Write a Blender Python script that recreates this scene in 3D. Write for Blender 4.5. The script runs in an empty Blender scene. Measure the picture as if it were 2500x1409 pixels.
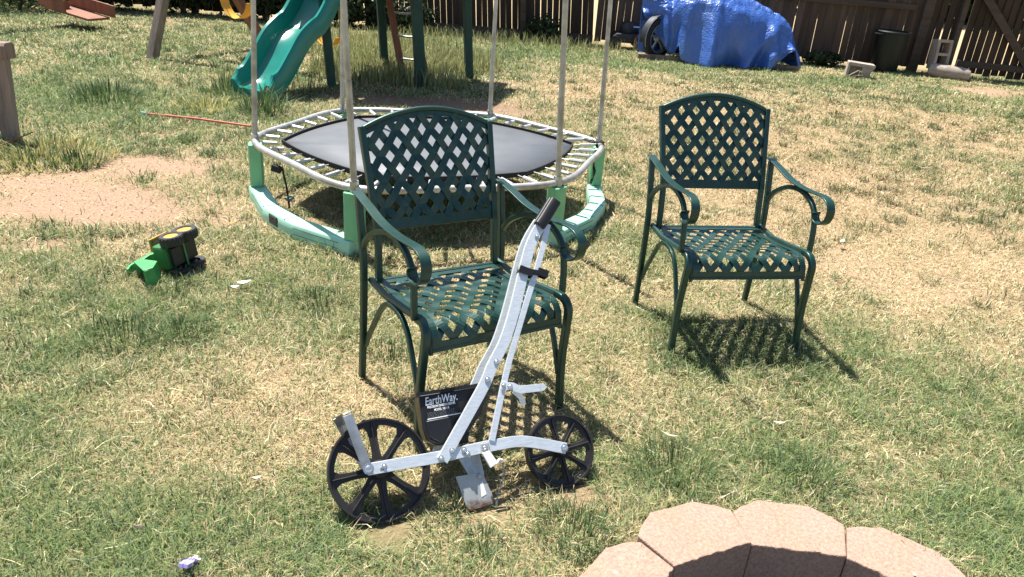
import bpy, bmesh, math, random
import numpy as np
from mathutils import Vector, Matrix, Quaternion
PI = math.pi
R = math.radians
random.seed(7)
rng = np.random.default_rng(11)
scene = bpy.context.scene
C = scene.collection

# ------------------------------------------------------------------ camera
H, PITCH, ROLL, FPX = 1.56238, R(24.7533), R(4.67368), 1881.41
fw = Vector((0, math.cos(PITCH), -math.sin(PITCH)))
up = Vector((0, math.sin(PITCH), math.cos(PITCH)))
rt = Vector((1, 0, 0))
RR = rt * math.cos(ROLL) + up * math.sin(ROLL)
UU = -rt * math.sin(ROLL) + up * math.cos(ROLL)
cam_d = bpy.data.cameras.new('camera')
cam = bpy.data.objects.new('camera', cam_d)
C.objects.link(cam)
m = Matrix((RR, UU, -fw)).transposed().to_4x4()
m.translation = (0, 0, H)
cam.matrix_world = m
cam_d.sensor_width = 36
cam_d.lens = 36 * FPX / 2500
cam_d.clip_start = 0.05
cam_d.clip_end = 500
scene.camera = cam

# ------------------------------------------------------------------ light
SUN_EL, SUN_AZ = R(66), R(-43)          # azimuth from +Y towards +X
world = bpy.data.worlds.new('World')
scene.world = world
world.use_nodes = True
nt = world.node_tree
bg = nt.nodes['Background']
sky = nt.nodes.new('ShaderNodeTexSky')
sky.sky_type = 'NISHITA'
sky.sun_disc = False
sky.sun_elevation = SUN_EL
sky.sun_rotation = SUN_AZ
nt.links.new(sky.outputs[0], bg.inputs[0])
bg.inputs[1].default_value = 0.072
sun_d = bpy.data.lights.new('sun', 'SUN')
sun_d.energy = 5.0
sun_d.angle = R(0.5)
sun_d.color = (1.0, 0.965, 0.90)
sun = bpy.data.objects.new('sun', sun_d)
C.objects.link(sun)
SV = Vector((math.sin(SUN_AZ) * math.cos(SUN_EL), math.cos(SUN_AZ) * math.cos(SUN_EL), math.sin(SUN_EL)))
sun.rotation_euler = (-SV).to_track_quat('-Z', 'Y').to_euler()
scene.view_settings.view_transform = 'Standard'
scene.view_settings.look = 'None'
scene.view_settings.exposure = 1.18
scene.view_settings.gamma = 1
scene.render.engine = 'CYCLES'
scene.cycles.max_bounces = 6
scene.cycles.diffuse_bounces = 3
scene.cycles.transparent_max_bounces = 4


# surveying: a pixel of the 2500-wide photograph to a real place
def ray(x, y):
    return fw + RR * ((x - 1250) / FPX) - UU * ((y - 704.5) / FPX)


def G(x, y, z=0.0):
    d = ray(x, y)
    t = (z - H) / d.z
    return Vector((0, 0, H)) + d * t


def AtY(x, y, Y):
    d = ray(x, y)
    return Vector((0, 0, H)) + d * (Y / d.y)


# ------------------------------------------------------------------ mesh helpers
class MB:
    def __init__(self):
        self.v, self.f = [], []

    def add(self, vs, fs):
        n = len(self.v)
        self.v += [tuple(p) for p in vs]
        self.f += [tuple(i + n for i in f) for f in fs]
        return self

    def box(self, c, s, rot=None):
        c = Vector(c)
        vs = []
        for z in (-.5, .5):
            for x, y in ((-.5, -.5), (.5, -.5), (.5, .5), (-.5, .5)):
                p = Vector((x * s[0], y * s[1], z * s[2]))
                if rot is not None:
                    p = rot @ p
                vs.append(c + p)
        return self.add(vs, [(3, 2, 1, 0), (4, 5, 6, 7), (0, 1, 5, 4), (1, 2, 6, 5), (2, 3, 7, 6), (3, 0, 4, 7)])

    def bar(self, a, b, w, t, side=None):
        """square bar from a to b; w along side, t across"""
        a, b = Vector(a), Vector(b)
        d = (b - a).normalized()
        s = Vector(side) if side is not None else Vector((0, 0, 1))
        s = (s - d * s.dot(d))
        if s.length < 1e-5:
            s = d.orthogonal()
        s.normalize()
        n = d.cross(s)
        vs = []
        for p in (a, b):
            for i, j in ((-1, -1), (1, -1), (1, 1), (-1, 1)):
                vs.append(p + s * (w / 2 * i) + n * (t / 2 * j))
        return self.add(vs, [(3, 2, 1, 0), (4, 5, 6, 7), (0, 1, 5, 4), (1, 2, 6, 5), (2, 3, 7, 6), (3, 0, 4, 7)])

    def sweep(self, pts, prof, side=None, closed=False, cap=True):
        """profile (list of (s, n)) swept along pts. side: fixed side vector or None for a parallel frame.
        prof may also be a list of profiles, one per point"""
        P = [Vector(p) for p in pts]
        n = len(P)
        multi = isinstance(prof[0][0], (tuple, list))
        k = len(prof[0]) if multi else len(prof)
        T = []
        for i in range(n):
            if closed:
                d = P[(i + 1) % n] - P[i - 1]
            else:
                d = P[min(i + 1, n - 1)] - P[max(i - 1, 0)]
            T.append(d.normalized())
        s = None
        vs = []
        for i in range(n):
            if side is not None:
                q = Vector(side[i]) if isinstance(side, list) else Vector(side)
                q = q - T[i] * q.dot(T[i])
                q.normalize()
                s = q
            elif s is None:
                s = T[i].orthogonal().normalized()
            else:
                s = s - T[i] * s.dot(T[i])
                s.normalize()
            nn = T[i].cross(s)
            pr = prof[i] if multi else prof
            for a, b in pr:
                vs.append(P[i] + s * a + nn * b)
        fs = []
        m_ = n if closed else n - 1
        for i in range(m_):
            j = (i + 1) % n
            for q in range(k):
                r_ = (q + 1) % k
                fs.append((i * k + q, i * k + r_, j * k + r_, j * k + q))
        if cap and not closed:
            fs.append(tuple(range(k - 1, -1, -1)))
            fs.append(tuple((n - 1) * k + q for q in range(k)))
        return self.add(vs, fs)

    def tube(self, pts, r, n=8, closed=False):
        if isinstance(r, (int, float)):
            pr = [(r * math.cos(2 * PI * i / n), r * math.sin(2 * PI * i / n)) for i in range(n)]
        else:
            pr = [[(q * math.cos(2 * PI * i / n), q * math.sin(2 * PI * i / n)) for i in range(n)] for q in r]
        return self.sweep(pts, pr, closed=closed)

    def strip(self, pts, side, w, t, closed=False):
        return self.sweep(pts, [(-w / 2, -t / 2), (w / 2, -t / 2), (w / 2, t / 2), (-w / 2, t / 2)], side=side, closed=closed)

    def lathe(self, prof, n=24, c=(0, 0, 0), ax=(0, 0, 1), closed=False):
        """prof list of (r, h) about axis ax through c"""
        c = Vector(c)
        az = Vector(ax).normalized()
        ex = az.orthogonal().normalized()
        ey = az.cross(ex)
        k = len(prof)
        vs = []
        for i in range(n):
            a = 2 * PI * i / n
            d = ex * math.cos(a) + ey * math.sin(a)
            for r_, h in prof:
                vs.append(c + d * r_ + az * h)
        fs = []
        for i in range(n):
            j = (i + 1) % n
            for q in range(k if closed else k - 1):
                r_ = (q + 1) % k
                fs.append((i * k + q, j * k + q, j * k + r_, i * k + r_))
        if not closed:
            if prof[0][0] > 1e-6:
                fs.append(tuple(i * k for i in range(n))[::-1])
            if prof[-1][0] > 1e-6:
                fs.append(tuple(i * k + k - 1 for i in range(n)))
        return self.add(vs, fs)

    def prism(self, poly, o, ex, ey, ez, h0, h1):
        o, ex, ey, ez = Vector(o), Vector(ex), Vector(ey), Vector(ez)
        k = len(poly)
        vs = [o + ex * a + ey * b + ez * h0 for a, b in poly] + [o + ex * a + ey * b + ez * h1 for a, b in poly]
        fs = [tuple(range(k - 1, -1, -1)), tuple(range(k, 2 * k))]
        fs += [(i, (i + 1) % k, k + (i + 1) % k, k + i) for i in range(k)]
        return self.add(vs, fs)


X3, Y3, Z3 = Vector((1, 0, 0)), Vector((0, 1, 0)), Vector((0, 0, 1))


def obj(name, mb, mat, parent=None, off=None, smooth=False, bevel=0.0, sub=0, col=None):
    me = bpy.data.meshes.new(name)
    vs = mb.v
    if off is not None:
        vs = [(p[0] - off[0], p[1] - off[1], p[2] - off[2]) for p in vs]
    me.from_pydata(vs, [], mb.f)
    bm = bmesh.new()
    bm.from_mesh(me)
    bmesh.ops.recalc_face_normals(bm, faces=bm.faces)
    bm.to_mesh(me)
    bm.free()
    me.materials.append(mat)
    o = bpy.data.objects.new(name, me)
    C.objects.link(o)
    if parent is not None:
        o.parent = parent
    if smooth:
        for p in me.polygons:
            p.use_smooth = True
        if smooth != 'full':
            try:
                me.set_sharp_from_angle(angle=R(40))
            except Exception:
                pass
    if bevel:
        b = o.modifiers.new('bevel', 'BEVEL')
        b.width = bevel
        b.segments = 2
        b.limit_method = 'ANGLE'
        b.angle_limit = R(40)
    if sub:
        s = o.modifiers.new('sub', 'SUBSURF')
        s.levels = sub
        s.render_levels = sub
    return o


def tag(o, label=None, cat=None, group=None, kind=None):
    if label: o['label'] = label
    if cat: o['category'] = cat
    if group: o['group'] = group
    if kind: o['kind'] = kind
    return o


def thing(name, label, cat, loc=(0, 0, 0), rot=(0, 0, 0), group=None):
    o = bpy.data.objects.new(name, None)
    o.empty_display_size = 0.1
    C.objects.link(o)
    o.location = loc
    o.rotation_euler = rot
    return tag(o, label, cat, group)


def bez(p0, p1, p2, n=8):
    p0, p1, p2 = Vector(p0), Vector(p1), Vector(p2)
    return [p0 * (1 - t) ** 2 + p1 * 2 * t * (1 - t) + p2 * t * t for t in [i / n for i in range(n + 1)]]


def smoothpath(pts, n=5):
    """Catmull-Rom through pts"""
    P = [Vector(p) for p in pts]
    out = []
    for i in range(len(P) - 1):
        a = P[i - 1] if i else P[0] * 2 - P[1]
        b, c = P[i], P[i + 1]
        d = P[i + 2] if i + 2 < len(P) else c * 2 - b
        for k in range(n):
            t = k / n
            out.append(.5 * ((2 * b) + (c - a) * t + (2 * a - 5 * b + 4 * c - d) * t * t + (3 * b - a - 3 * c + d) * t ** 3))
    out.append(P[-1])
    return out


# ------------------------------------------------------------------ materials
def mat(name, col, rough=.6, metal=0.0, var=0.12, vscale=30, bump=0.0, bscale=200, spec=.5, coat=0.0, col2=None, c2scale=8, c2lo=.45, c2hi=.65, attr=None, detail=4, stretch=None, transl=0.0, bmaster=.004):
    """principled paint with noise-driven colour variation, second colour in patches, and bump"""
    mt = bpy.data.materials.new(name)
    mt.use_nodes = True
    n = mt.node_tree
    L = n.links.new
    b = n.nodes['Principled BSDF']
    tc = n.nodes.new('ShaderNodeTexCoord')
    vec = tc.outputs['Object']
    if stretch:
        mp = n.nodes.new('ShaderNodeMapping')
        mp.inputs['Scale'].default_value = stretch
        L(vec, mp.inputs[0])
        vec = mp.outputs[0]

    def noise(sc, det=detail):
        t = n.nodes.new('ShaderNodeTexNoise')
        t.inputs['Scale'].default_value = sc
        t.inputs['Detail'].default_value = det
        L(vec, t.inputs['Vector'])
        return t.outputs['Fac']
    if attr:
        a = n.nodes.new('ShaderNodeAttribute')
        a.attribute_name = attr
        base = a.outputs['Color']
    else:
        rgb = n.nodes.new('ShaderNodeRGB')
        rgb.outputs[0].default_value = (*col, 1)
        base = rgb.outputs[0]
    if col2 is not None:
        mr = n.nodes.new('ShaderNodeMapRange')
        mr.inputs[1].default_value = c2lo
        mr.inputs[2].default_value = c2hi
        L(noise(c2scale, 6), mr.inputs[0])
        mx = n.nodes.new('ShaderNodeMix')
        mx.data_type = 'RGBA'
        L(mr.outputs[0], mx.inputs['Factor'])
        L(base, mx.inputs['A'])
        mx.inputs['B'].default_value = (*col2, 1)
        base = mx.outputs['Result']
    if var:
        mr = n.nodes.new('ShaderNodeMapRange')
        mr.inputs[1].default_value = .25
        mr.inputs[2].default_value = .75
        mr.inputs[3].default_value = 1 - var
        mr.inputs[4].default_value = 1 + var
        L(noise(vscale), mr.inputs[0])
        hs = n.nodes.new('ShaderNodeHueSaturation')
        L(mr.outputs[0], hs.inputs['Value'])
        L(base, hs.inputs['Color'])
        base = hs.outputs[0]
    L(base, b.inputs['Base Color'])
    b.inputs['Roughness'].default_value = rough
    b.inputs['Metallic'].default_value = metal
    b.inputs['Specular IOR Level'].default_value = spec
    b.inputs['Coat Weight'].default_value = coat
    b.inputs['Coat Roughness'].default_value = .15
    if bump:
        bp = n.nodes.new('ShaderNodeBump')
        bp.inputs['Strength'].default_value = bump
        bp.inputs['Distance'].default_value = bmaster
        L(noise(bscale), bp.inputs['Height'])
        L(bp.outputs[0], b.inputs['Normal'])
    if transl:
        tr = n.nodes.new('ShaderNodeBsdfTranslucent')
        L(base, tr.inputs[0])
        ms = n.nodes.new('ShaderNodeMixShader')
        ms.inputs[0].default_value = transl
        L(b.outputs[0], ms.inputs[1])
        L(tr.outputs[0], ms.inputs[2])
        L(ms.outputs[0], n.nodes['Material Output'].inputs[0])
    return mt


M = {}
M['green_iron'] = mat('dark green powder coat', (.0040, .042, .031), rough=.40, metal=.35, var=.25, vscale=45, bump=.25, bscale=900, spec=.8, coat=.12, col2=(.014, .05, .040), c2scale=9, c2lo=.5, c2hi=.75, bmaster=.0008)
M['alu'] = mat('brushed aluminium', (.74, .78, .80), rough=.42, metal=.5, var=.14, vscale=40, col2=(.56, .58, .57), c2scale=12, c2lo=.58, c2hi=.85, bump=.15, bscale=300, bmaster=.0008, stretch=(1, 6, 6))
M['steel'] = mat('zinc steel', (.55, .56, .55), rough=.38, metal=.8, var=.15, vscale=40, col2=(.38, .37, .34), c2scale=12)
M['gal'] = mat('dull galvanised tube', (.50, .49, .45), rough=.42, metal=.55, var=.18, vscale=25, col2=(.34, .32, .28), c2scale=9)
M['bolt'] = mat('bright bolt', (.75, .75, .74), rough=.25, metal=.9, var=.05)
M['black_plastic'] = mat('black plastic', (.009, .0085, .009), rough=.42, var=.2, vscale=50, spec=.5)
M['wheel_plastic'] = mat('dusty black plastic wheel', (.014, .012, .012), rough=.5, var=.3, vscale=40, col2=(.035, .027, .022), c2scale=14)
M['tread'] = mat('dusty wheel rim', (.020, .017, .016), rough=.5, var=.25, vscale=40)
M['white_ink'] = mat('white printing', (.85, .85, .88), rough=.5, var=0)
M['grey_ink'] = mat('grey embossing', (.16, .16, .17), rough=.5, var=0)
M['rust'] = mat('galvanised plate with rusty edge', (.42, .43, .42), rough=.5, metal=.4, var=.12, vscale=30)
M['chain'] = mat('dull chain', (.36, .37, .36), rough=.35, metal=.9, var=.1)
M['mint'] = mat('mint green plastic', (.34, .62, .47), rough=.38, var=.10, vscale=9, spec=.4, bump=.1, bscale=150, bmaster=.001)
M['leaf_plastic'] = mat('leaf green plastic', (.20, .50, .27), rough=.42, var=.10, vscale=9, spec=.4)
M['groove'] = mat('dark seam', (.05, .13, .08), rough=.7, var=0)
M['mesh_mat'] = mat('woven black jumping mat, dusty', (.105, .112, .122), rough=.55, var=.14, vscale=6, bump=.3, bscale=500, bmaster=.0008)
M['black_cloth'] = mat('black webbing', (.012, .012, .013), rough=.8, var=.2)
M['spring'] = mat('pale spring sleeve', (.55, .54, .52), rough=.4, metal=.3, var=.15, vscale=60)
M['slide'] = mat('teal green slide plastic', (.010, .185, .145), rough=.22, var=.10, vscale=6, spec=.5)
M['post_green'] = mat('green painted post', (.008, .048, .034), rough=.6, var=.3, vscale=12, col2=(.05, .05, .03), c2scale=6, c2lo=.6, c2hi=.75)
M['red_wood'] = mat('red stained timber', (.22, .085, .045), rough=.7, var=.3, vscale=14, stretch=(1, 1, .15), bump=.3, bscale=80)
M['grey_wood'] = mat('weathered grey timber', (.27, .21, .17), rough=.85, var=.25, vscale=30, stretch=(1, 1, .12), bump=.5, bscale=120, col2=(.17, .13, .105), c2scale=14)
M['brown_wood'] = mat('weathered brown timber', (.24, .17, .13), rough=.85, var=.25, vscale=30, stretch=(1, 1, .12), bump=.5, bscale=120, col2=(.15, .10, .08), c2scale=14)
M['fence'] = mat('weathered fence board', (.1, .06, .04), rough=.9, var=.35, vscale=22, attr='Col', stretch=(1, 1, .08), bump=.5, bscale=90)
M['fence_rail'] = mat('fence rail timber', (.075, .052, .037), rough=.9, var=.3, vscale=16, stretch=(.1, 1, 1), bump=.4, bscale=90)
M['yellow'] = mat('yellow swing belt', (.72, .42, .05), rough=.45, var=.1, transl=.25)
M['rope'] = mat('swing chain coating', (.35, .3, .1), rough=.5)
M['tarp'] = mat('blue tarpaulin', (.045, .125, .43), rough=.32, var=.14, vscale=5, bump=.75, bscale=38, spec=.7, bmaster=.018, col2=(.10, .19, .46), c2scale=2.2, c2lo=.5, c2hi=.8, detail=8)
M['tarp_silver'] = mat('tarpaulin hem', (.25, .3, .5), rough=.4)
M['rubber'] = mat('tyre rubber', (.018, .017, .017), rough=.8, var=.2)
M['rim'] = mat('grey cast rim', (.28, .29, .30), rough=.4, metal=.6, var=.1)
M['dark'] = mat('dark machine', (.02, .021, .024), rough=.5, var=.3)
M['red_plastic'] = mat('red plastic', (.5, .05, .03), rough=.5, var=.2)
M['orange_red'] = mat('faded orange-red pole', (.45, .085, .045), rough=.6, var=.15)
M['teal'] = mat('teal cap', (.05, .22, .24), rough=.5)
M['bin'] = mat('dark green bin plastic', (.006, .009, .007), rough=.55, var=.25, spec=.4)
M['concrete'] = mat('concrete block', (.36, .30, .25), rough=.95, var=.2, vscale=40, bump=.6, bscale=150, col2=(.27, .22, .18), c2scale=7)
M['paver'] = mat('pink concrete wall block', (.33, .215, .155), rough=.95, var=.26, vscale=95, bump=1.0, bscale=150, col2=(.34, .225, .175), c2scale=6, c2lo=.4, c2hi=.75, bmaster=.004)
M['ash'] = mat('sooty pit floor', (.05, .045, .042), rough=.95, var=.4, vscale=20, bump=1, bscale=40, bmaster=.02)
M['toy_green'] = mat('toy green', (.022, .15, .038), rough=.45, var=.08)
M['toy_light_green'] = mat('bright toy green', (.055, .31, .085), rough=.45, var=.1)
M['toy_yellow'] = mat('toy yellow', (.58, .31, .03), rough=.5, var=.15, col2=(.3, .2, .08), c2scale=40)
M['toy_black'] = mat('toy black', (.02, .019, .02), rough=.5, var=.3)
M['lavender'] = mat('lavender plastic', (.36, .30, .68), rough=.35, var=.05)
M['white_plastic'] = mat('white plastic', (.85, .83, .82), rough=.4, var=.03)
M['purple_dark'] = mat('dark purple plastic', (.06, .04, .12), rough=.4)
M['paper'] = mat('white scrap', (.88, .82, .80), rough=.7, var=.05)
M['dryleaf'] = mat('pale dry leaf', (.70, .60, .44), rough=.8, var=.15, transl=.3)
M['bark'] = mat('dark chip of bark', (.05, .04, .035), rough=.9, var=.3)
M['leaf_dark'] = mat('dark shrub leaf', (.035, .065, .02), rough=.5, attr='Col', var=.25, transl=.25, spec=.3)
M['stem'] = mat('shrub stem', (.10, .07, .05), rough=.9)
M['grass'] = mat('grass blade', (.1, .15, .04), rough=.55, attr='Col', var=0, transl=.30, spec=.25)


# rust towards the lower edge of the furrow plate: wear with a shape of its own
def rust_edge(mt, lo, hi):
    n = mt.node_tree
    L = n.links.new
    b = n.nodes['Principled BSDF']
    src = b.inputs['Base Color'].links[0].from_socket
    tc = n.nodes.new('ShaderNodeTexCoord')
    sp = n.nodes.new('ShaderNodeSeparateXYZ')
    L(tc.outputs['Object'], sp.inputs[0])
    no = n.nodes.new('ShaderNodeTexNoise')
    no.inputs['Scale'].default_value = 70
    no.inputs['Detail'].default_value = 6
    L(tc.outputs['Object'], no.inputs['Vector'])
    ad = n.nodes.new('ShaderNodeMath')
    ad.operation = 'MULTIPLY_ADD'
    L(no.outputs['Fac'], ad.inputs[0])
    ad.inputs[1].default_value = -.045
    L(sp.outputs['Y'], ad.inputs[2])
    mr = n.nodes.new('ShaderNodeMapRange')
    mr.inputs[1].default_value = lo
    mr.inputs[2].default_value = hi
    mr.inputs[3].default_value = 1
    mr.inputs[4].default_value = 0
    L(ad.outputs[0], mr.inputs[0])
    mx = n.nodes.new('ShaderNodeMix')
    mx.data_type = 'RGBA'
    L(mr.outputs[0], mx.inputs['Factor'])
    L(src, mx.inputs['A'])
    mx.inputs['B'].default_value = (.16, .075, .04, 1)
    L(mx.outputs['Result'], b.inputs['Base Color'])


rust_edge(M['rust'], -.032, -.008)


# ------------------------------------------------------------------ numpy noise and lawn zones
def vnoise(x, y, sc, seed):
    x = np.asarray(x, float) * sc + seed * 17.31
    y = np.asarray(y, float) * sc - seed * 9.77
    xi, yi = np.floor(x).astype(np.int64), np.floor(y).astype(np.int64)
    xf, yf = x - xi, y - yi

    def h(a, b):
        n = (a * 374761393 + b * 668265263 + seed * 974711) & 0x7fffffff
        n = ((n ^ (n >> 13)) * 1274126177) & 0x7fffffff
        return ((n ^ (n >> 16)) & 0xffff) / 65535.0
    u, v = xf * xf * (3 - 2 * xf), yf * yf * (3 - 2 * yf)
    a = h(xi, yi) * (1 - u) + h(xi + 1, yi) * u
    b = h(xi, yi + 1) * (1 - u) + h(xi + 1, yi + 1) * u
    return a * (1 - v) + b * v


def fbm(x, y, sc, seed):
    return (vnoise(x, y, sc, seed) * .5 + vnoise(x, y, sc * 2.1, seed + 1) * .3 + vnoise(x, y, sc * 4.3, seed + 2) * .2)


def gpt(x, y):
    p = G(x, y)
    return p.x, p.y


# (photo place, radius across / along in metres, weight): where the lawn is drier (+) or greener (-)
DRY = [(150, 1100, .35, .5, -.10), (600, 1000, .8, .45, .16), (500, 1330, .7, .18, -.16), (1000, 1330, .5, .16, -.06), (250, 800, .4, .35, -.28),
       (500, 690, .4, .3, -.10), (2100, 1200, .7, .3, -.30), (1650, 1150, .35, .2, -.30), (1400, 1310, .2, .08, -.3), (2400, 1330, .3, .25, -.35),
       (2250, 650, 1.2, 1.0, .62), (1900, 420, 1.5, 1.3, .42), (2200, 300, 2.0, 1.5, .40), (1500, 230, 1.2, 1.2, .32), (1300, 700, .9, .5, .12), (2050, 560, .8, .7, .2), (800, 900, .7, .4, .12), (1100, 1050, .8, .3, .1), (1250, 130, 2.0, 1.2, -.20),
       (300, 250, 1.2, 1.0, -.20), (250, 130, 1.5, 1.3, -.05), (700, 620, .5, .5, .10), (1050, 570, .6, .5, -.06), (1250, 600, .5, .3, -.05),
       (2450, 1000, .3, .5, -.12), (1600, 900, .5, .4, .05), (1250, 760, .4, .3, .1), (1300, 1200, .25, .12, .2), (1750, 170, 1.5, .7, -.10), (480, 480, .8, .6, .2),
       (1500, 600, .5, .5, -.02), (850, 210, 1, .6, -.1), (130, 420, .8, .5, .3), (60, 250, 1, 1, -.2)]
BARE = [(120, 480, 1.0, .42, .95), (350, 400, .80, .27, .72), (250, 520, .7, .2, .4), (2330, 690, .75, .45, .30), (2480, 560, .6, .6, .30), (950, 245, 1.1, .35, .75), (1200, 270, .6, .3, .6),
        (2450, 225, 1.0, .35, .8), (1330, 1190, .22, .10, .55), (1650, 800, .25, .14, .3), (700, 1010, .2, .07, .35), (880, 1150, .12, .05, .3), (1140, 1290, .2, .06, .4),
        (1050, 560, .5, .25, .2), (2000, 640, .4, .2, .25), (1250, 210, .7, .3, .35), (20, 600, .3, .2, .3), (620, 560, .3, .18, .1)]
DRY = [(*gpt(a, b), c, d, e) for a, b, c, d, e in DRY]
BARE = [(*gpt(a, b), c, d, e) for a, b, c, d, e in BARE]


def zone(x, y, Z):
    s = np.zeros_like(x)
    for cx, cy, rx, ry, w in Z:
        s += w * np.exp(-(((x - cx) / rx) ** 2 + ((y - cy) / ry) ** 2))
    return s


def dryness(x, y):
    d = .465 + zone(x, y, DRY) + (fbm(x, y, 1.1, 3) - .5) * .75 + (fbm(x, y, 4.0, 9) - .5) * .65
    return np.clip(d, 0, 1)


def bareness(x, y):
    b = zone(x, y, BARE)
    b = np.clip((b - .30) * 2.0, 0, 1) * .35 + b * (0.15 + 1.25 * fbm(x, y, 3.4, 21)) * (.5 + fbm(x, y, 11, 25)) + np.clip((fbm(x, y, 2.3, 31) - .60) * 2.2, 0, .5)
    return np.clip(b, 0, 1)


PIT = Vector((.84, 1.20, 0))
PIT_R = .60


def gz(x, y):
    z = (fbm(x, y, 1.3, 41) - .55) * .022 + (fbm(x, y, 7, 51) - .5) * .012
    z = z * np.clip((y - 1.5) / 6, .35, 1)
    near = np.exp(-(((x + .04) / .55) ** 2 + ((y - 1.80) / .30) ** 2))
    z = z * (1 - near) - .008 * near
    z = z + .12 * np.clip((y - 13.5) / 10, 0, 1)
    d = np.hypot(x - PIT.x, y - PIT.y)
    return np.where(d < PIT_R, -.20, z)


def in_view(x, y, pad=60):
    d = np.stack([x, y, -H * np.ones_like(x)], -1)
    w = d @ np.array(fw)
    px = 1250 + FPX * (d @ np.array(RR)) / w
    py = 704.5 - FPX * (d @ np.array(UU)) / w
    return (px > -pad) & (px < 2500 + pad) & (py < 1409 + pad) & (py > -200)


# ------------------------------------------------------------------ lawn ground: one sheet to the horizon
def axis(lo, hi, st, far, dirs):
    a = list(np.arange(lo, hi + st / 2, st))
    s, v = st, a[-1]
    while v < far:
        s *= 1.35
        v += s
        a.append(v)
    s, v, pre = st, a[0], []
    while v > -dirs:
        s *= 1.35
        v -= s
        pre.append(v)
    return np.array(pre[::-1] + a)


xs = axis(-9.5, 9.5, .055, 160, 160)
ys = axis(.5, 14.0, .055, 220, 40)
gx, gy = np.meshgrid(xs, ys)
gx, gy = gx.ravel(), gy.ravel()
zz = gz(gx, gy)
me = bpy.data.meshes.new('lawn_ground')
nx, ny = len(xs), len(ys)
I = np.arange(nx * ny).reshape(ny, nx)
quads = np.stack([I[:-1, :-1], I[:-1, 1:], I[1:, 1:], I[1:, :-1]], -1).reshape(-1, 4)
me.vertices.add(len(gx))
me.vertices.foreach_set('co', np.stack([gx, gy, zz], -1).ravel())
me.loops.add(quads.size)
me.loops.foreach_set('vertex_index', quads.ravel())
me.polygons.add(len(quads))
me.polygons.foreach_set('loop_start', np.arange(len(quads)) * 4)
me.update(calc_edges=True)
dr, ba = dryness(gx, gy), bareness(gx, gy)
straw, soil, moss = np.array([.33, .245, .14]), np.array([.34, .225, .152]), np.array([.115, .115, .05])
col = straw[None] * dr[:, None] + moss[None] * (1 - dr[:, None])
col = col * (1 - ba[:, None]) + soil[None] * ba[:, None]
under = np.array([.13, .09, .06])                 # bare ground, darker brown at the play tower
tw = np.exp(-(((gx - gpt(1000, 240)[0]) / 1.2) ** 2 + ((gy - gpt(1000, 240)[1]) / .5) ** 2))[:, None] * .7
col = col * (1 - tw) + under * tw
dpit = np.hypot(gx - PIT.x, gy - PIT.y)
col[dpit < PIT_R] = (.05, .045, .04)
far_m = np.clip((gy - 13.2) / 1.0, 0, 1)[:, None]
col = col * (1 - far_m) + np.array([.46, .34, .20]) * far_m
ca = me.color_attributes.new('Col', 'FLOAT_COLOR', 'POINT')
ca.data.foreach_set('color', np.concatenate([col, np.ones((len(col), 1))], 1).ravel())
M['soil'] = mat('thatch and soil', (.4, .3, .2), rough=.95, attr='Col', var=.38, vscale=70, bump=1.0, bscale=110, spec=.1, bmaster=.012, detail=8)
me.materials.append(M['soil'])
ground = bpy.data.objects.new('lawn_ground', me)
C.objects.link(ground)
for p in me.polygons:
    p.use_smooth = True
tag(ground, kind='structure')


# ------------------------------------------------------------------ grass blades (real leaf geometry)
def blade_mesh(name, x, y, z, h, w, lean, col, yaw=None, twist=None):
    n = len(x)
    ps = rng.uniform(0, 2 * PI, n) if yaw is None else yaw
    fa = ps + PI / 2 + rng.normal(0, .5, n)
    sx, sy = np.cos(fa) * w / 2, np.sin(fa) * w / 2
    dx, dy = np.cos(ps), np.sin(ps)
    hor, ver = np.sin(lean) * h, np.cos(lean) * h
    V = np.empty((n, 5, 3))
    mx, my, mz = x + dx * hor * .38, y + dy * hor * .38, z + ver * .62
    cv = rng.normal(0, .28, n) * h * np.sin(lean)
    tx, ty, tz = x + dx * hor - dy * cv, y + dy * hor + dx * cv, z + ver * .86
    V[:, 0] = np.stack([x - sx, y - sy, z], -1)
    V[:, 1] = np.stack([x + sx, y + sy, z], -1)
    V[:, 2] = np.stack([mx - sx * .8, my - sy * .8, mz], -1)
    V[:, 3] = np.stack([mx + sx * .8, my + sy * .8, mz], -1)
    V[:, 4] = np.stack([tx, ty, tz], -1)
    b = (np.arange(n) * 5)[:, None]
    T = np.concatenate([b + np.array([[0, 1, 3]]), b + np.array([[0, 3, 2]]), b + np.array([[2, 3, 4]])], 1).reshape(-1, 3)
    me = bpy.data.meshes.new(name)
    me.vertices.add(n * 5)
    me.vertices.foreach_set('co', V.ravel())
    me.loops.add(T.size)
    me.loops.foreach_set('vertex_index', T.ravel())
    me.polygons.add(len(T))
    me.polygons.foreach_set('loop_start', np.arange(len(T)) * 3)
    me.update(calc_edges=True)
    c4 = np.concatenate([np.repeat(col, 5, 0), np.ones((n * 5, 1))], 1)
    a = me.color_attributes.new('Col', 'FLOAT_COLOR', 'POINT')
    a.data.foreach_set('color', c4.ravel())
    me.materials.append(M['grass'])
    o = bpy.data.objects.new(name, me)
    C.objects.link(o)
    return o


GREENS = np.array([[.155, .235, .075], [.235, .30, .105], [.15, .22, .115], [.31, .345, .145]])
STRAWS = np.array([[.60, .51, .28], [.51, .42, .21], [.72, .63, .41], [.40, .30, .18], [.60, .45, .29]])


def blade_cols(dry):
    n = len(dry)
    g = GREENS[rng.integers(0, 4, n)]
    s = STRAWS[rng.integers(0, 5, n)]
    is_dry = rng.random(n) < np.clip(dry * 1.15 - .16, .03, .95)
    c = np.where(is_dry[:, None], s, g)
    return c * rng.uniform(.75, 1.2, (n, 1)), is_dry


def scatter(n, x0, x1, y0, y1):
    x, y = rng.uniform(x0, x1, n), rng.uniform(y0, y1, n)
    k = in_view(x, y)
    return x[k], y[k]


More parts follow.
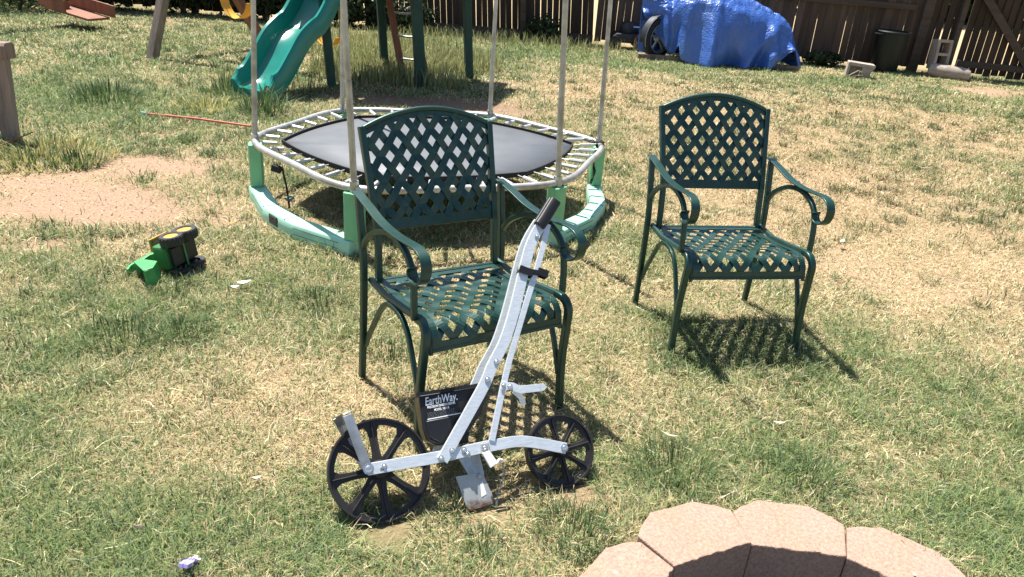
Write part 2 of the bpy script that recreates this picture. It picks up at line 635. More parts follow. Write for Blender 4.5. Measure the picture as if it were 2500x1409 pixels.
def keep_lawn(x, y):
    """thin the blades on bare patches and inside the fire ring"""
    b = bareness(x, y)
    clump = fbm(x, y, 9, 61)
    p = np.clip(1.05 - b * 1.25, .02, 1) * np.clip(.35 + 1.3 * clump, .2, 1)
    d = np.hypot(x - PIT.x, y - PIT.y)
    # turf pressed flat where the seeder wheels and plate stand
    for wx, wy, wr in ((-.31, 1.70, .075), (-.27, 1.66, .06), (-.36, 1.67, .05), (.22, 1.915, .07), (.27, 1.90, .05), (-.02, 1.80, .09), (.06, 1.83, .05)):
        p = np.where(np.hypot(x - wx, y - wy) < wr, p * .16, p)
    return (rng.random(len(x)) < p) & (d > .705)


bx, by, bh, bw, bl = [], [], [], [], []
for (y0, y1, dens, w, h) in ((1.2, 2.2, 30000, .0025, .036), (2.2, 3.4, 22000, .0030, .038), (3.4, 5.2, 12500, .0041, .040), (5.2, 8, 5600, .0062, .042), (8, 13.0, 2300, .0100, .048)):
    X1 = y1 * .78 + 1.0
    n = int(dens * (2 * X1) * (y1 - y0))
    x, y = scatter(n, -X1, X1, y0, y1)
    k = keep_lawn(x, y)
    x, y = x[k], y[k]
    bx.append(x); by.append(y)
    bw.append(w * rng.uniform(.7, 1.35, len(x)))
    tall = .55 + 1.0 * fbm(x, y, 2.6, 71) + .5 * (fbm(x, y, 8, 77) - .5)
    tall = tall * (1.30 - .55 * dryness(x, y))
    bh.append(h * tall * rng.uniform(.55, 1.45, len(x)))
lens5 = list(bx)
# denser, darker clumps dotted through the turf
for (y0, y1, nc) in ((1.5, 3.4, 210), (3.4, 6, 460), (6, 12, 900)):
    cx_, cy_ = scatter(nc * 2, -y1 * .75 - 1, y1 * .75 + 1, y0, y1)
    kk_ = (np.hypot(cx_ - PIT.x, cy_ - PIT.y) > .85) & (rng.random(len(cx_)) < .35 + .6 * (fbm(cx_, cy_, .8, 205) > .47)) & (bareness(cx_, cy_) < .55)
    cx_, cy_ = cx_[kk_], cy_[kk_]
    if y0 == 1.5:
        g_ = G(1800, 850)
        cx_ = np.concatenate([cx_, g_.x + rng.uniform(-.36, .36, 120)])
        cy_ = np.concatenate([cy_, g_.y + rng.uniform(-.24, .26, 120)])
    rr_ = rng.uniform(.025, .075, len(cx_)) * (1 + .10 * cy_)
    m_ = 46
    ang_, q_ = rng.uniform(0, 2 * PI, (len(cx_), m_)), np.sqrt(rng.random((len(cx_), m_)))
    x = (cx_[:, None] + np.cos(ang_) * q_ * rr_[:, None]).ravel()
    y = (cy_[:, None] + np.sin(ang_) * q_ * rr_[:, None]).ravel()
    bx.append(x); by.append(y)
    bw.append(.0016 + .00085 * y + rng.uniform(0, .0008, len(x)))
    bh.append(np.repeat(rng.uniform(.045, .085, len(cx_)), m_) * rng.uniform(.6, 1.2, len(x)))
nclump = sum(len(a) for a in bx[5:])
# longer uncut blades hugging the outside of the stone ring
a_ = rng.uniform(0, PI, 2600)
q_ = rng.uniform(.70, .80, 2600)
bx.append(PIT.x + np.cos(a_) * q_); by.append(PIT.y + np.sin(a_) * q_)
bw.append(rng.uniform(.002, .0034, 2600)); bh.append(rng.uniform(.03, .075, 2600))
# a few blades growing out of the joints between the blocks
a_ = np.radians(np.repeat([42, 71.5, 101, 130.5], 26)) + rng.normal(0, .006, 104)
q_ = rng.uniform(.61, .70, 104)
bx.append(PIT.x + np.cos(a_) * q_); by.append(PIT.y + np.sin(a_) * q_)
bw.append(rng.uniform(.002, .003, 104)); bh.append(rng.uniform(.05, .075, 104))
bx, by, bh, bw = map(np.concatenate, (bx, by, bh, bw))
dr = dryness(bx, by)
i5 = sum(len(a) for a in lens5)
dr[i5:i5 + nclump] = np.clip(dr[i5:i5 + nclump] * .62 - .05, .05, .6)
bc, isd = blade_cols(dr)
br_ = np.clip(zone(bx, by, [(*gpt(1950, 420), 1.7, 1.4, .9), (*gpt(2250, 300), 2.2, 1.5, .8), (*gpt(1500, 220), 1.2, 1.0, .7)]), 0, 1)[:, None]
bc *= 1 - br_ * np.array([[.12, .20, .22]])          # dead, browner turf in the far right part of the yard
bc[i5:i5 + nclump] *= rng.uniform(.50, .88, (nclump, 1))
lean = np.where(isd, rng.uniform(.75, 1.52, len(bx)), np.clip(rng.normal(.95, .35, len(bx)), .1, 1.45))
bh = np.where(isd, bh * 1.05, bh)
lawn = blade_mesh('lawn_grass', bx, by, gz(bx, by) - .003, bh, bw, lean, bc)
tag(lawn, 'short patchy lawn of green and straw coloured grass blades', 'grass', kind='stuff')
print('blades', len(bx))

# loose dry stalks lying on the turf
n = 2600
x, y = scatter(n * 4, -8, 8, 1.3, 10)
wgt = rng.random(len(x)) < np.clip(1.6 / (y + .1), 0, .8) * (np.hypot(x - PIT.x, y - PIT.y) > .72)
x, y = x[wgt], y[wgt]
cc = STRAWS[rng.integers(0, 3, len(x))] * rng.uniform(.9, 1.25, (len(x), 1))
st = blade_mesh('loose_straw', x, y, gz(x, y) + .012, rng.uniform(.03, .10, len(x)), .0022 + .0006 * y, rng.uniform(1.35, 1.55, len(x)), cc)
tag(st, 'loose dry straw stalks lying flat on the lawn', 'straw', kind='stuff')


def crumbs(n):
    x, y = scatter(n * 12, -8, 8, 1.3, 10)
    k = rng.random(len(x)) < np.clip(bareness(x, y) * 1.3 - .35, 0, 1)
    x, y = x[k][:n], y[k][:n]
    n = len(x)
    r = rng.uniform(.0012, .0048, n) * (1 + .06 * y)
    O = np.array([[1, 0, 0], [-1, 0, 0], [0, 1, 0], [0, -1, 0], [0, 0, .8], [0, 0, -.8]])
    V = np.stack([x, y, gz(x, y) + r * .3], -1)[:, None] + O[None] * r[:, None, None] * rng.uniform(.6, 1.3, (n, 6, 1))
    F = np.array([[0, 2, 4], [2, 1, 4], [1, 3, 4], [3, 0, 4], [2, 0, 5], [1, 2, 5], [3, 1, 5], [0, 3, 5]])
    T = ((np.arange(n) * 6)[:, None, None] + F[None]).reshape(-1, 3)
    me = bpy.data.meshes.new('soil_crumbs')
    me.vertices.add(n * 6)
    me.vertices.foreach_set('co', V.ravel())
    me.loops.add(T.size)
    me.loops.foreach_set('vertex_index', T.ravel())
    me.polygons.add(len(T))
    me.polygons.foreach_set('loop_start', np.arange(len(T)) * 3)
    me.update(calc_edges=True)
    c = np.array([[.33, .215, .155], [.27, .175, .125], [.44, .32, .24]])[rng.integers(0, 3, n)]
    a = me.color_attributes.new('Col', 'FLOAT_COLOR', 'POINT')
    a.data.foreach_set('color', np.concatenate([np.repeat(c, 6, 0), np.ones((n * 6, 1))], 1).ravel())
    me.materials.append(M['soil'])
    o = bpy.data.objects.new('soil_crumbs', me)
    C.objects.link(o)
    return tag(o, 'crumbs of dry soil on the bare patches of the lawn', 'soil', kind='stuff')


crumbs(5000)


def tuft_blades(name, cx, cy, r, n, hmin, hmax, w, dry=.15, spread=.9, pal=None):
    a, q = rng.uniform(0, 2 * PI, n), np.sqrt(rng.random(n)) * r
    x, y = cx + np.cos(a) * q, cy + np.sin(a) * q
    ln = np.clip(q / r * spread + rng.normal(0, .22, n), 0, 1.35)
    c, _ = blade_cols(np.full(n, dry))
    if pal is not None:
        c = np.array(pal)[rng.integers(0, len(pal), n)] * rng.uniform(.75, 1.25, (n, 1))
    h = rng.uniform(hmin, hmax, n) * (1.1 - .35 * q / r)
    return blade_mesh(name, x - cx, y - cy, gz(x, y) - .003, h, np.full(n, w) * rng.uniform(.7, 1.3, n), ln, c, yaw=a + rng.normal(0, .5, n))


DG = [[.075, .125, .045], [.10, .16, .055], [.065, .11, .05], [.14, .19, .07]]
YG = [[.55, .47, .17], [.62, .54, .24], [.42, .38, .13], [.2, .23, .07]]
TUFTS = [(1405, 1300, .115, 340, .05, .10, .0034, DG, 'big dark green grass tuft between the small seeder wheel and the stone ring'),
         (1178, 1325, .055, 120, .04, .08, .0034, DG, 'small spiky green tuft below the seeder plate, before the big wheel'),
         (1105, 1245, .05, 90, .04, .07, .0034, DG, 'small green tuft right beside the bottom of the big seeder wheel'),
         (1660, 1155, .17, 420, .05, .10, .0036, DG, 'wide dark green tuft above the leftmost large stone of the ring'),
         (1960, 1175, .16, 300, .05, .11, .0036, DG, 'greyish green tuft above the middle of the stone ring'),
         (300, 825, .17, 360, .05, .10, .0042, DG, 'dark green tuft left of centre, nearer than the toy tractor'),
         (450, 815, .12, 240, .05, .09, .0042, DG, 'dark green tuft just below the toy tractor bucket'),
         (950, 865, .09, 150, .05, .09, .0042, DG, 'green tuft under the left side of the chair holding the seeder'),
         (432, 712, .07, 90, .04, .085, .0036, DG, 'thin green tuft growing right before the toy tractor wheels'),
         (385, 728, .06, 70, .03, .07, .0036, DG, 'small green tuft before the toy tractor bucket'),
         (780, 740, .13, 220, .05, .09, .0046, DG, 'low green tuft left of the nearer chair'),
         (255, 240, .30, 260, .12, .26, .009, DG, 'lone upright green tuft on the lawn at left, short of the swing frame'),
         (560, 230, .22, 200, .10, .26, .008, DG, 'green tuft growing at the left corner of the slide lip'),
         (650, 275, .20, 260, .14, .34, .008, DG, 'tall green tuft at the foot of the slide beside the trampoline pole'),
         (500, 265, .26, 200, .06, .16, .008, YG, 'bleached yellow tuft in front of the slide lip'),
         (120, 380, .42, 520, .05, .13, .008, YG, 'yellow dry tuft at the foot of the sawhorse leg'),
         (190, 400, .16, 200, .06, .16, .007, DG, 'green tuft beside the bare soil patch at left'),
         (70, 395, .2, 160, .05, .14, .008, DG, 'dark green tuft under the sawhorse near the left edge')]
for (px, py, r, n, h0, h1, w, pal, lab) in TUFTS:
    g = G(px, py)
    o = tuft_blades('grass_tuft', g.x, g.y, r, n, h0, h1, w, pal=pal)
    o.location = (g.x, g.y, 0)
    tag(o, lab, 'grass tuft', 'grass tufts growing out of the lawn')

# seeding tall grass below and around the play tower
tx_, ty_ = [], []
for (px, py, rx, ry, k) in ((880, 175, .55, .8, 1300), (1060, 170, .55, .7, 1400), (980, 140, 1.2, .9, 1500), (1130, 165, .5, .6, 900), (1010, 205, .6, .25, 500), (1250, 108, 2.0, .45, 900), (880, 100, 1.4, .5, 800), (660, 215, .5, .4, 260)):
    g = G(px, py)
    a, q = rng.uniform(0, 2 * PI, k), np.sqrt(rng.random(k))
    tx_.append(g.x + np.cos(a) * q * rx)
    ty_.append(g.y + np.sin(a) * q * ry)
tx_, ty_ = np.concatenate(tx_), np.concatenate(ty_)
k = ty_ < 12.75
tx_, ty_ = tx_[k], ty_[k]
n = len(tx_)
cc = np.array([[.34, .34, .14], [.42, .40, .21], [.19, .24, .08], [.27, .27, .12]])[rng.integers(0, 4, n)] * rng.uniform(.75, 1.25, (n, 1))
tg = blade_mesh('tall_grass', tx_, ty_, gz(tx_, ty_), rng.uniform(.10, .30, n) * np.clip(.6 + .6 * fbm(tx_, ty_, 3, 88), .5, 1.2), rng.uniform(.006, .012, n), rng.uniform(.0, .6, n), cc)
tag(tg, 'tall unmown seeding grass growing around the play tower posts', 'tall grass', kind='stuff')


# ------------------------------------------------------------------ fence, gate, field behind
def fence_y(x):
    if x < 0:
        return 13.25 + .06 * x
    if x < 6:
        return 13.25 - .035 * x
    return 13.04 - .20 * (x - 6)


def boards(x0, x1, w, gap, lean, h, z0, tone, ylift=0.0, seed=1, tight=False):
    rr = random.Random(seed)
    mb = MB()
    cols = []
    x = x0
    while x < x1:
        ww = w * rr.uniform(.94, 1.06)
        g_ = gap * (rr.uniform(.0, .35) if (tight or rr.random() < .3) else rr.uniform(.5, 1.35))
        a = Vector((x + ww / 2, fence_y(x) + ylift + rr.uniform(-.004, .004), z0 + rr.uniform(-.02, .02)))
        hh = h + rr.uniform(-.02, .03)
        tilt = lean + rr.gauss(0, .004)
        b = a + Vector((tilt * hh, 0, hh))
        n0 = len(mb.v)
        mb.bar(a, b, .018, ww, side=(0, 1, 0))
        t = tone * rr.uniform(.6, 1.35)
        t *= .75
        c = (t * 1.15 + .008, t * .72 + .005, t * .52)
        cols += [c] * (len(mb.v) - n0)
        x += ww + g_
    return mb, cols


def fence_obj(mb, cols, parent, off, name='board_panel'):
    o = obj(name, mb, M['fence'], parent, off=off)
    a = o.data.color_attributes.new('Col', 'FLOAT_COLOR', 'POINT')
    a.data.foreach_set('color', np.concatenate([np.array(cols), np.ones((len(cols), 1))], 1).astype(np.float32).ravel())
    return o


def fence_section(x0, x1, w, gap, lean, label, seed, tone=.040, posts=(), rails=(1.55,), kick=False, tight=False):
    base = Vector((x0, fence_y(x0), 0))
    t = thing('wooden_fence', label, 'fence', base)
    mb, cols = boards(x0, x1, w, gap, lean, 1.85, .06, tone, seed=seed, tight=tight)
    fence_obj(mb, cols, t, base)
    for z in rails:
        rb = MB()
        a = Vector((x0 + lean * z, fence_y(x0) - .035, z))
        b = Vector((x1 + lean * z, fence_y(x1) - .035, z))
        rb.bar(a, b, .085, .04)
        obj('rail', rb, M['fence_rail'], t, off=base, bevel=.004)
    for px in posts:
        pb = MB()
        a = Vector((px, fence_y(px) - .075, -.05))
        pb.bar(a, a + Vector((lean * 1.95, 0, 1.95)), .09, .09, side=(1, 0, 0))
        obj('post', pb, M['fence_rail'], t, off=base, bevel=.006)
    if kick:
        kb = MB()
        a = Vector((x0, fence_y(x0) - .03, .07))
        b = Vector((x1, fence_y(x1) - .03, .07))
        kb.bar(a, b, .14, .02)
        obj('kick_board', kb, M['fence_rail'], t, off=base)
    return t


fence_section(-10.5, -2.75, .14, .008, -.06, 'far left stretch of dark wooden fence behind the shrubs and swings', 3, tone=.022, posts=(-8, -5.4), tight=True)
fence_section(-2.72, .98, .090, .0068, -.072, 'middle stretch of brown board fence behind the trampoline poles', 5, tone=.036, posts=(-.15,), kick=True)
fence_section(1.01, 5.98, .108, .0066, -.012, 'stretch of brown board fence behind the blue tarp and dark bin', 8, tone=.085, posts=(), rails=(.96,))
fence_section(8.35, 11.5, .12, .010, 0.0, 'last stretch of brown fence to the right of the gate', 12, tone=.042, rails=(1.04,))
# two gate posts
for px, w_, lab in ((6.12, .15, 'broad weathered gate post standing behind the upright concrete block'), (6.62, .085, 'thin gate post between the upright block and the braced gate')):
    pb = MB()
    a = Vector((0, 0, -.05))
    pb.bar(a, a + Vector((.0, 0, 2.05)), w_, .09, side=(1, 0, 0))
    o = obj('gate_post', pb, M['fence_rail'], bevel=.006)
    o.location = (px, fence_y(px) - .05, 0)
    tag(o, lab, 'gate post')
base = Vector((6.75, fence_y(6.75), 0))
gate = thing('wooden_gate', 'wooden gate of brown boards with diagonal brace, at the right end of the fence', 'gate', base)
mb, cols = boards(6.75, 8.30, .108, .0065, 0.0, 1.8, .05, .042, seed=21)
fence_obj(mb, cols, gate, base)
mb, cols = boards(6.22, 6.56, .10, .022, 0.0, 1.75, .12, .042, seed=22)
fp = thing('wooden_fence', 'narrow gappy fence infill between the two gate posts', 'fence', (6.22, fence_y(6.22), 0))
fence_obj(mb, cols, fp, Vector((6.22, fence_y(6.22), 0)))
for z in (.20, 1.55):
    rb = MB().bar(Vector((6.75, fence_y(6.75) - .035, z)), Vector((8.3, fence_y(8.3) - .035, z)), .10, .035)
    obj('rail', rb, M['fence_rail'], gate, off=base, bevel=.004)
rb = MB().bar(Vector((6.76, fence_y(6.76) - .07, 1.32)), Vector((7.72, fence_y(7.72) - .07, .26)), .11, .03)
obj('brace', rb, M['fence_rail'], gate, off=base, bevel=.004)
rb = MB().bar(Vector((8.24, fence_y(8.2) - .075, .22)), Vector((8.24, fence_y(8.2) - .075, .36)), .05, .03)
obj('latch', rb, M['dark'], gate, off=base, bevel=.003)


# leaf clouds: shrubs, and the hedge far behind the fence
def leaf_cloud(name, c, rad, n, size, cols, parent=None, seed=1, hollow=.35):
    r_ = np.random.default_rng(seed)
    d = r_.normal(size=(n, 3))
    d /= np.linalg.norm(d, axis=1)[:, None]
    q = (hollow + (1 - hollow) * r_.random(n) ** .6)
    lump = .7 + .6 * fbm(d[:, 0] * 3 + d[:, 2] * 2, d[:, 1] * 3 - d[:, 2], 1.2, seed + 5)
    p = d * (q * lump)[:, None] * np.array(rad)
    nrm = d + r_.normal(0, .6, (n, 3))
    nrm /= np.linalg.norm(nrm, axis=1)[:, None]
    tq = np.cross(nrm, r_.normal(size=(n, 3)))
    tq /= np.linalg.norm(tq, axis=1)[:, None]
    bq = np.cross(nrm, tq)
    s = size * r_.uniform(.6, 1.4, n)[:, None]
    V = np.stack([p - tq * s, p + bq * s * .45, p + tq * s, p - bq * s * .45], 1) + np.array(c)
    me = bpy.data.meshes.new(name)
    me.vertices.add(n * 4)
    me.vertices.foreach_set('co', V.ravel())
    me.loops.add(n * 4)
    me.loops.foreach_set('vertex_index', np.arange(n * 4))
    me.polygons.add(n)
    me.polygons.foreach_set('loop_start', np.arange(n) * 4)
    me.update(calc_edges=True)
    cc = np.array(cols)[r_.integers(0, len(cols), n)] * r_.uniform(.7, 1.3, (n, 1))
    a = me.color_attributes.new('Col', 'FLOAT_COLOR', 'POINT')
    a.data.foreach_set('color', np.concatenate([np.repeat(cc, 4, 0), np.ones((n * 4, 1))], 1).ravel())
    me.materials.append(M['leaf_dark'])
    o = bpy.data.objects.new(name, me)
    C.objects.link(o)
    if parent: o.parent = parent
    return o


def shrub(label, x, y, rad, n, size, cols, seed, group=None):
    t = thing('shrub', label, 'shrub', (x, y, 0), group=group)
    leaf_cloud('foliage', (0, 0, rad[2] * .95), rad, n, size, cols, t, seed)
    mb = MB()
    rr = random.Random(seed)
    for i in range(5):
        a = rr.uniform(0, 6.28)
        mb.tube([(0, 0, -.02), (.2 * rad[0] * math.cos(a), .2 * rad[1] * math.sin(a), rad[2] * .7), (.6 * rad[0] * math.cos(a), .6 * rad[1] * math.sin(a), rad[2] * 1.5)], [.022, .014, .006], 5)
    obj('stem', mb, M['stem'], t, smooth=True)
    return t


LD = [[.03, .05, .018], [.022, .04, .015], [.045, .07, .025]]
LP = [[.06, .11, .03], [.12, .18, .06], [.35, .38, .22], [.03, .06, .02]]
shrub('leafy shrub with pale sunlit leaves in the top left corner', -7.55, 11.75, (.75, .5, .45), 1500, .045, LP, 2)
shrub('very dark shrub behind the wooden seesaw', -6.55, 12.5, (.8, .3, .7), 2200, .05, LD, 3)
shrub('dark shrub against the fence left of the leaning swing leg', -5.5, 12.62, (.6, .25, .5), 1500, .05, LD, 4)
shrub('dark shrub against the fence behind the yellow swing', -4.2, 12.65, (.8, .28, .55), 2000, .05, LD, 6)
shrub('low dark weeds against the fence behind the slide', -2.9, 12.7, (.6, .25, .35), 1200, .045, LD, 7)
shrub('small brushy weed clump against the fence beside the ladder', -1.95, 12.6, (.45, .22, .28), 800, .04, LD, 8)
shrub('small weed clump at the fence foot between the two right hand trampoline poles', .2, 12.9, (.35, .2, .22), 600, .04, LD, 9)
shrub('weeds at the fence foot between the blue tarp and the dark bin', 4.6, 12.75, (.35, .16, .12), 500, .04, LD, 10)
HG = [[.04, .07, .02], [.03, .055, .018], [.06, .09, .03]]
for i, (x, lab) in enumerate(((-13, 'far hedge tree behind the left end of the fence'), (-7.5, 'far hedge tree behind the fence at the swing set'), (-2, 'far hedge tree behind the fence at the play tower'), (3, 'far hedge tree behind the fence left of the blue tarp'), (8, 'far hedge tree behind the fence at the blue tarp'), (13, 'far hedge tree behind the gate'), (18, 'far hedge tree behind the right end of the fence'))):
    t = thing('hedge_tree', lab, 'tree', (x, 24 + .5 * (i % 2), 0), group='trees far beyond the fence')
    leaf_cloud('crown', (0, 0, 2.2), (4.2, 1.5, 2.9), 3600, .30, HG, t, 30 + i, hollow=.1)
    tb = MB().tube([(0, 0, -.1), (.1, 0, 1.5), (0, .1, 3.6)], [.28, .22, .1], 8)
    obj('trunk', tb, M['stem'], t, smooth=True)

# ------------------------------------------------------------------ garden chairs
HP, VP_, SW = .0655, .0876, .0262          # lattice pitch across / along, strap width


def lattice(surf, inside, u0, u1, v0, v1, th=.0022, hp=HP, vp=VP_, phase=(0, 0)):
    """two families of straps woven over and under, following surf(u, v) -> (point, normal)"""
    mb = MB()
    ang = math.atan2(vp, hp)
    for fam in (1, -1):
        du, dv = math.cos(ang), math.sin(ang) * fam
        wu, wv = -dv, du
        k = 0
        span = (u1 - u0) + (v1 - v0)
        c = u0 - span + phase[0]
        c0 = (math.floor((u0 - span) / hp)) * hp + phase[0]
        while c0 < u1 + span:
            # line through (c0, v0) or (c0, v1) for the other family
            run = []
            L = (v1 - v0) / math.sin(ang)
            N = int(L / .011)
            for i in range(N + 1):
                s = L * i / N
                u = c0 + du * s
                v = (v0 + dv * s) if fam == 1 else (v1 + dv * s)
                ok = inside(u, v)
                if ok:
                    run.append((u, v, s))
                if (not ok or i == N) and len(run) > 1:
                    L_, R_ = [], []
                    vs = []
                    for (uu, vv, ss) in run:
                        cr = math.cos(PI * (uu / hp + fam * 0) * 2 + (0 if fam == 1 else PI))
                        q = .0034 * math.sin(2 * PI * ss / (vp / math.sin(ang)) + (0 if fam == 1 else PI) + k * PI)
                        pl, nl = surf(uu + wu * SW / 2, vv + wv * SW / 2)
                        pr, nr = surf(uu - wu * SW / 2, vv - wv * SW / 2)
                        vs += [pl + nl * (q + th / 2), pr + nr * (q + th / 2), pr + nr * (q - th / 2), pl + nl * (q - th / 2)]
                    m_ = len(run)
                    fs = []
                    for i2 in range(m_ - 1):
                        for j in range(4):
                            fs.append((i2 * 4 + j, i2 * 4 + (j + 1) % 4, i2 * 4 + 4 + (j + 1) % 4, i2 * 4 + 4 + j))
                    fs += [(3, 2, 1, 0), tuple((m_ - 1) * 4 + j for j in range(4))]
                    mb.add(vs, fs)
                    run = []
                elif not ok:
                    run = []
            c0 += hp
            k += 1
    return mb


def P_(x, yf, z):            # chair local: yf is towards the front
    return Vector((x, -yf, z))


SEATPROF = [Vector((-p[0], p[1])) for p in [(-.195, .405), (-.12, .398), (-.04, .402), (.04, .412), (.11, .424), (.155, .430), (.185, .430), (.21, .420), (.226, .402), (.234, .38), (.238, .355)]]
_sp = smoothpath([(a.x, a.y, 0) for a in SEATPROF], 6)
_sl = [0]
for i in range(1, len(_sp)):
    _sl.append(_sl[-1] + (_sp[i] - _sp[i - 1]).length)
SEATLEN = _sl[-1]


def seat_surf(u, v):
    """u across, v from the back edge (0) to the apron's lower edge"""
    v = min(max(v, 0), SEATLEN - 1e-5)
    i = 0
    while _sl[i + 1] < v:
        i += 1
    t = (v - _sl[i]) / (_sl[i + 1] - _sl[i])
    p = _sp[i].lerp(_sp[i + 1], t)
    d = (_sp[i + 1] - _sp[i]).normalized()
    n = Vector((0, d.y, -d.x))
    return Vector((u, p.x, p.y)), (n if n.z > 0 or n.y < 0 else -n)


def make_chair(name, label):
    t = thing(name, label, 'garden chair', group='matching green lattice garden chairs')
    g = M['green_iron']
    # --- backrest
    lo, hi = P_(0, -.232, .585), P_(0, -.352, .914)
    vb = (hi - lo)
    HB = vb.length
    vb.normalize()
    nb = X3.cross(vb)                      # towards the front
    if nb.y > 0: nb = -nb
    wl, wt = .236, .252
    ARCH = .062

    def half(v): return wl + (wt - wl) * min(v / HB, 1)

    def top(u): return HB - .004 + ARCH * (1 - (u / wt) ** 2)

    def bs(u, v): return lo + X3 * u + vb * v + nb * .012 * math.cos(u / wt * PI / 2), nb
    lat = lattice(bs, lambda u, v: abs(u) < half(v) - .004 and v < top(u) - .008 and v > .02, -wt, wt, 0, HB + ARCH, phase=(.012, 0))
    # solid border bands
    def band(f, n, a0, a1):
        vs, fs = [], []
        for i in range(n + 1):
            p, q = f(a0 + (a1 - a0) * i / n)
            for (uu, vv) in (p, q):
                s, nn = bs(uu, vv)
                vs += [s + nn * .0028, s - nn * .0028]
        for i in range(n):
            a, b = i * 4, i * 4 + 4
            fs += [(a, b, b + 2, a + 2), (a + 1, a + 3, b + 3, b + 1), (a, a + 1, b + 1, b), (a + 2, b + 2, b + 3, a + 3)]
        fs += [(0, 2, 3, 1), (n * 4, n * 4 + 1, n * 4 + 3, n * 4 + 2)]
        lat.add(vs, fs)
    band(lambda u: ((u, 0), (u, .034)), 12, -wl + .004, wl - .004)
    band(lambda u: ((u, top(u) - .026), (u, top(u))), 24, -wt + .006, wt - .006)
    obj('back_panel', lat, g, t)
    fr = MB()
    arc = [bs(u, top(u))[0] for u in [wt * (i / 12 - 1) for i in range(25)]]
    fr.tube(arc, .0105, 8)
    fr.tube([bs(-wl, 0)[0], bs(wl, 0)[0]], .006, 6)
    for s in (-1, 1):
        pts = [P_(s * .238, -.205, .398), P_(s * wl, -.22, .50), lo + X3 * s * wl, hi + X3 * s * wt + vb * .006]
        fr.sweep(pts, [(-.011, -.012), (.011, -.012), (.011, .012), (-.011, .012)], side=(1, 0, 0))
    obj('back_frame', fr, g, t, smooth=True, bevel=.003)
    # --- seat
    WS, WB = .248, .236
    def hw(v): return WB + (WS - WB) * min(v / .3, 1)
    sl = lattice(seat_surf, lambda u, v: abs(u) < hw(v) - .006 and .012 < v < SEATLEN - .012, -WS, WS, 0, SEATLEN, phase=(.012, 0))
    def sband(f, n, a0, a1):
        vs, fs = [], []
        for i in range(n + 1):
            p, q = f(a0 + (a1 - a0) * i / n)
            for (uu, vv) in (p, q):
                s, nn = seat_surf(uu, vv)
                vs += [s + nn * .0028, s - nn * .0028]
        for i in range(n):
            a, b = i * 4, i * 4 + 4
            fs += [(a, b, b + 2, a + 2), (a + 1, a + 3, b + 3, b + 1), (a, a + 1, b + 1, b), (a + 2, b + 2, b + 3, a + 3)]
        fs += [(0, 2, 3, 1), (n * 4, n * 4 + 1, n * 4 + 3, n * 4 + 2)]
        sl.add(vs, fs)
    sband(lambda u: ((u, SEATLEN - .022), (u, SEATLEN)), 4, -WS, WS)
    sband(lambda u: ((u, 0), (u, .02)), 4, -WB, WB)
    for s in (-1, 1):
        sband(lambda v: ((s * hw(v), v), (s * (hw(v) - .024), v)), 40, 0, SEATLEN)
    obj('seat', sl, g, t)
    sf = MB()
    sf.tube([P_(-.25, -.205, .402), P_(.25, -.205, .402)], .011, 8)
    sf.tube([P_(-WS, .238, .350), P_(WS, .238, .350)], .0075, 8)
    for s in (-1, 1):
        sf.tube([P_(s * .262, -.22, .406), P_(s * .262, -.09, .400), P_(s * .264, .06, .42), P_(s * .266, .17, .438)], .0125, 8)
        sf.tube([P_(s * WS, .16, .42), P_(s * WS, .222, .395), P_(s * WS, .238, .335)], .0075, 8)
    obj('seat_frame', sf, g, t, smooth=True)
    rect = lambda a, b: [(-a, -b), (a, -b), (a, b), (-a, b)]
    for s in (-1, 1):
        lg = MB()
        pts = smoothpath([P_(s * .266, .165, .436), P_(s * .268, .212, .436), P_(s * .272, .240, .405), P_(s * .275, .238, .335), P_(s * .279, .232, .19), P_(s * .284, .248, -.012)], 5)
        lg.sweep(pts, rect(.0125, .0125), side=(1, 0, 0))
        obj('leg', lg, g, t, smooth=True, bevel=.004)
        lg = MB()
        pts = smoothpath([P_(s * .280, -.246, -.012), P_(s * .281, -.238, .2), P_(s * .283, -.234, .395), P_(s * .284, -.245, .51), P_(s * .287, -.285, .70)], 5)
        lg.sweep(pts, rect(.0115, .0125), side=(1, 0, 0))
        obj('leg', lg, g, t, smooth=True, bevel=.004)
        br = MB()
        arcp = [(-.235, .135), (-.20, .20), (-.153, .271), (-.098, .350), (-.045, .392), (.012, .402), (.06, .390)]
        br.sweep(smoothpath([P_(s * .272, a, b) for a, b in arcp], 4), rect(.008, .008), side=(1, 0, 0))
        arcp = [(-.03, .396), (.02, .402), (.075, .392), (.12, .355), (.16, .29), (.195, .22), (.228, .14)]
        br.sweep(smoothpath([P_(s * .2745, a, b) for a, b in arcp], 4), rect(.008, .008), side=(1, 0, 0))
        obj('leg_brace', br, g, t, smooth=True, bevel=.002)
        ar = MB()
        pts = [(-.30, .709), (-.25, .702), (-.18, .690), (-.10, .675), (-.02, .6695), (.06, .672), (.13, .679), (.18, .684), (.218, .679), (.243, .662), (.252, .637), (.245, .606), (.224, .582), (.196, .572), (.168, .576), (.154, .592), (.160, .610)]
        ar.strip(smoothpath([P_(s * .287, a, b) for a, b in pts], 4), (1, 0, 0), .036, .006)
        obj('armrest', ar, g, t, smooth=True, bevel=.002)
        su = MB()
        pts = [(-.246, .52), (-.215, .56), (-.178, .592), (-.10, .634), (-.015, .654), (.06, .650), (.118, .628), (.152, .59), (.170, .53), (.178, .438)]
        su.sweep(smoothpath([P_(s * .2845, a, b) for a, b in pts], 4), rect(.0095, .0095), side=(1, 0, 0))
        obj('arm_support', su, g, t, smooth=True, bevel=.003)
    return t


def copy_tree(o, parent=None):
    c = o.copy()
    C.objects.link(c)
    c.parent = parent
    for ch in list(o.children):
        copy_tree(ch, c)
    return c


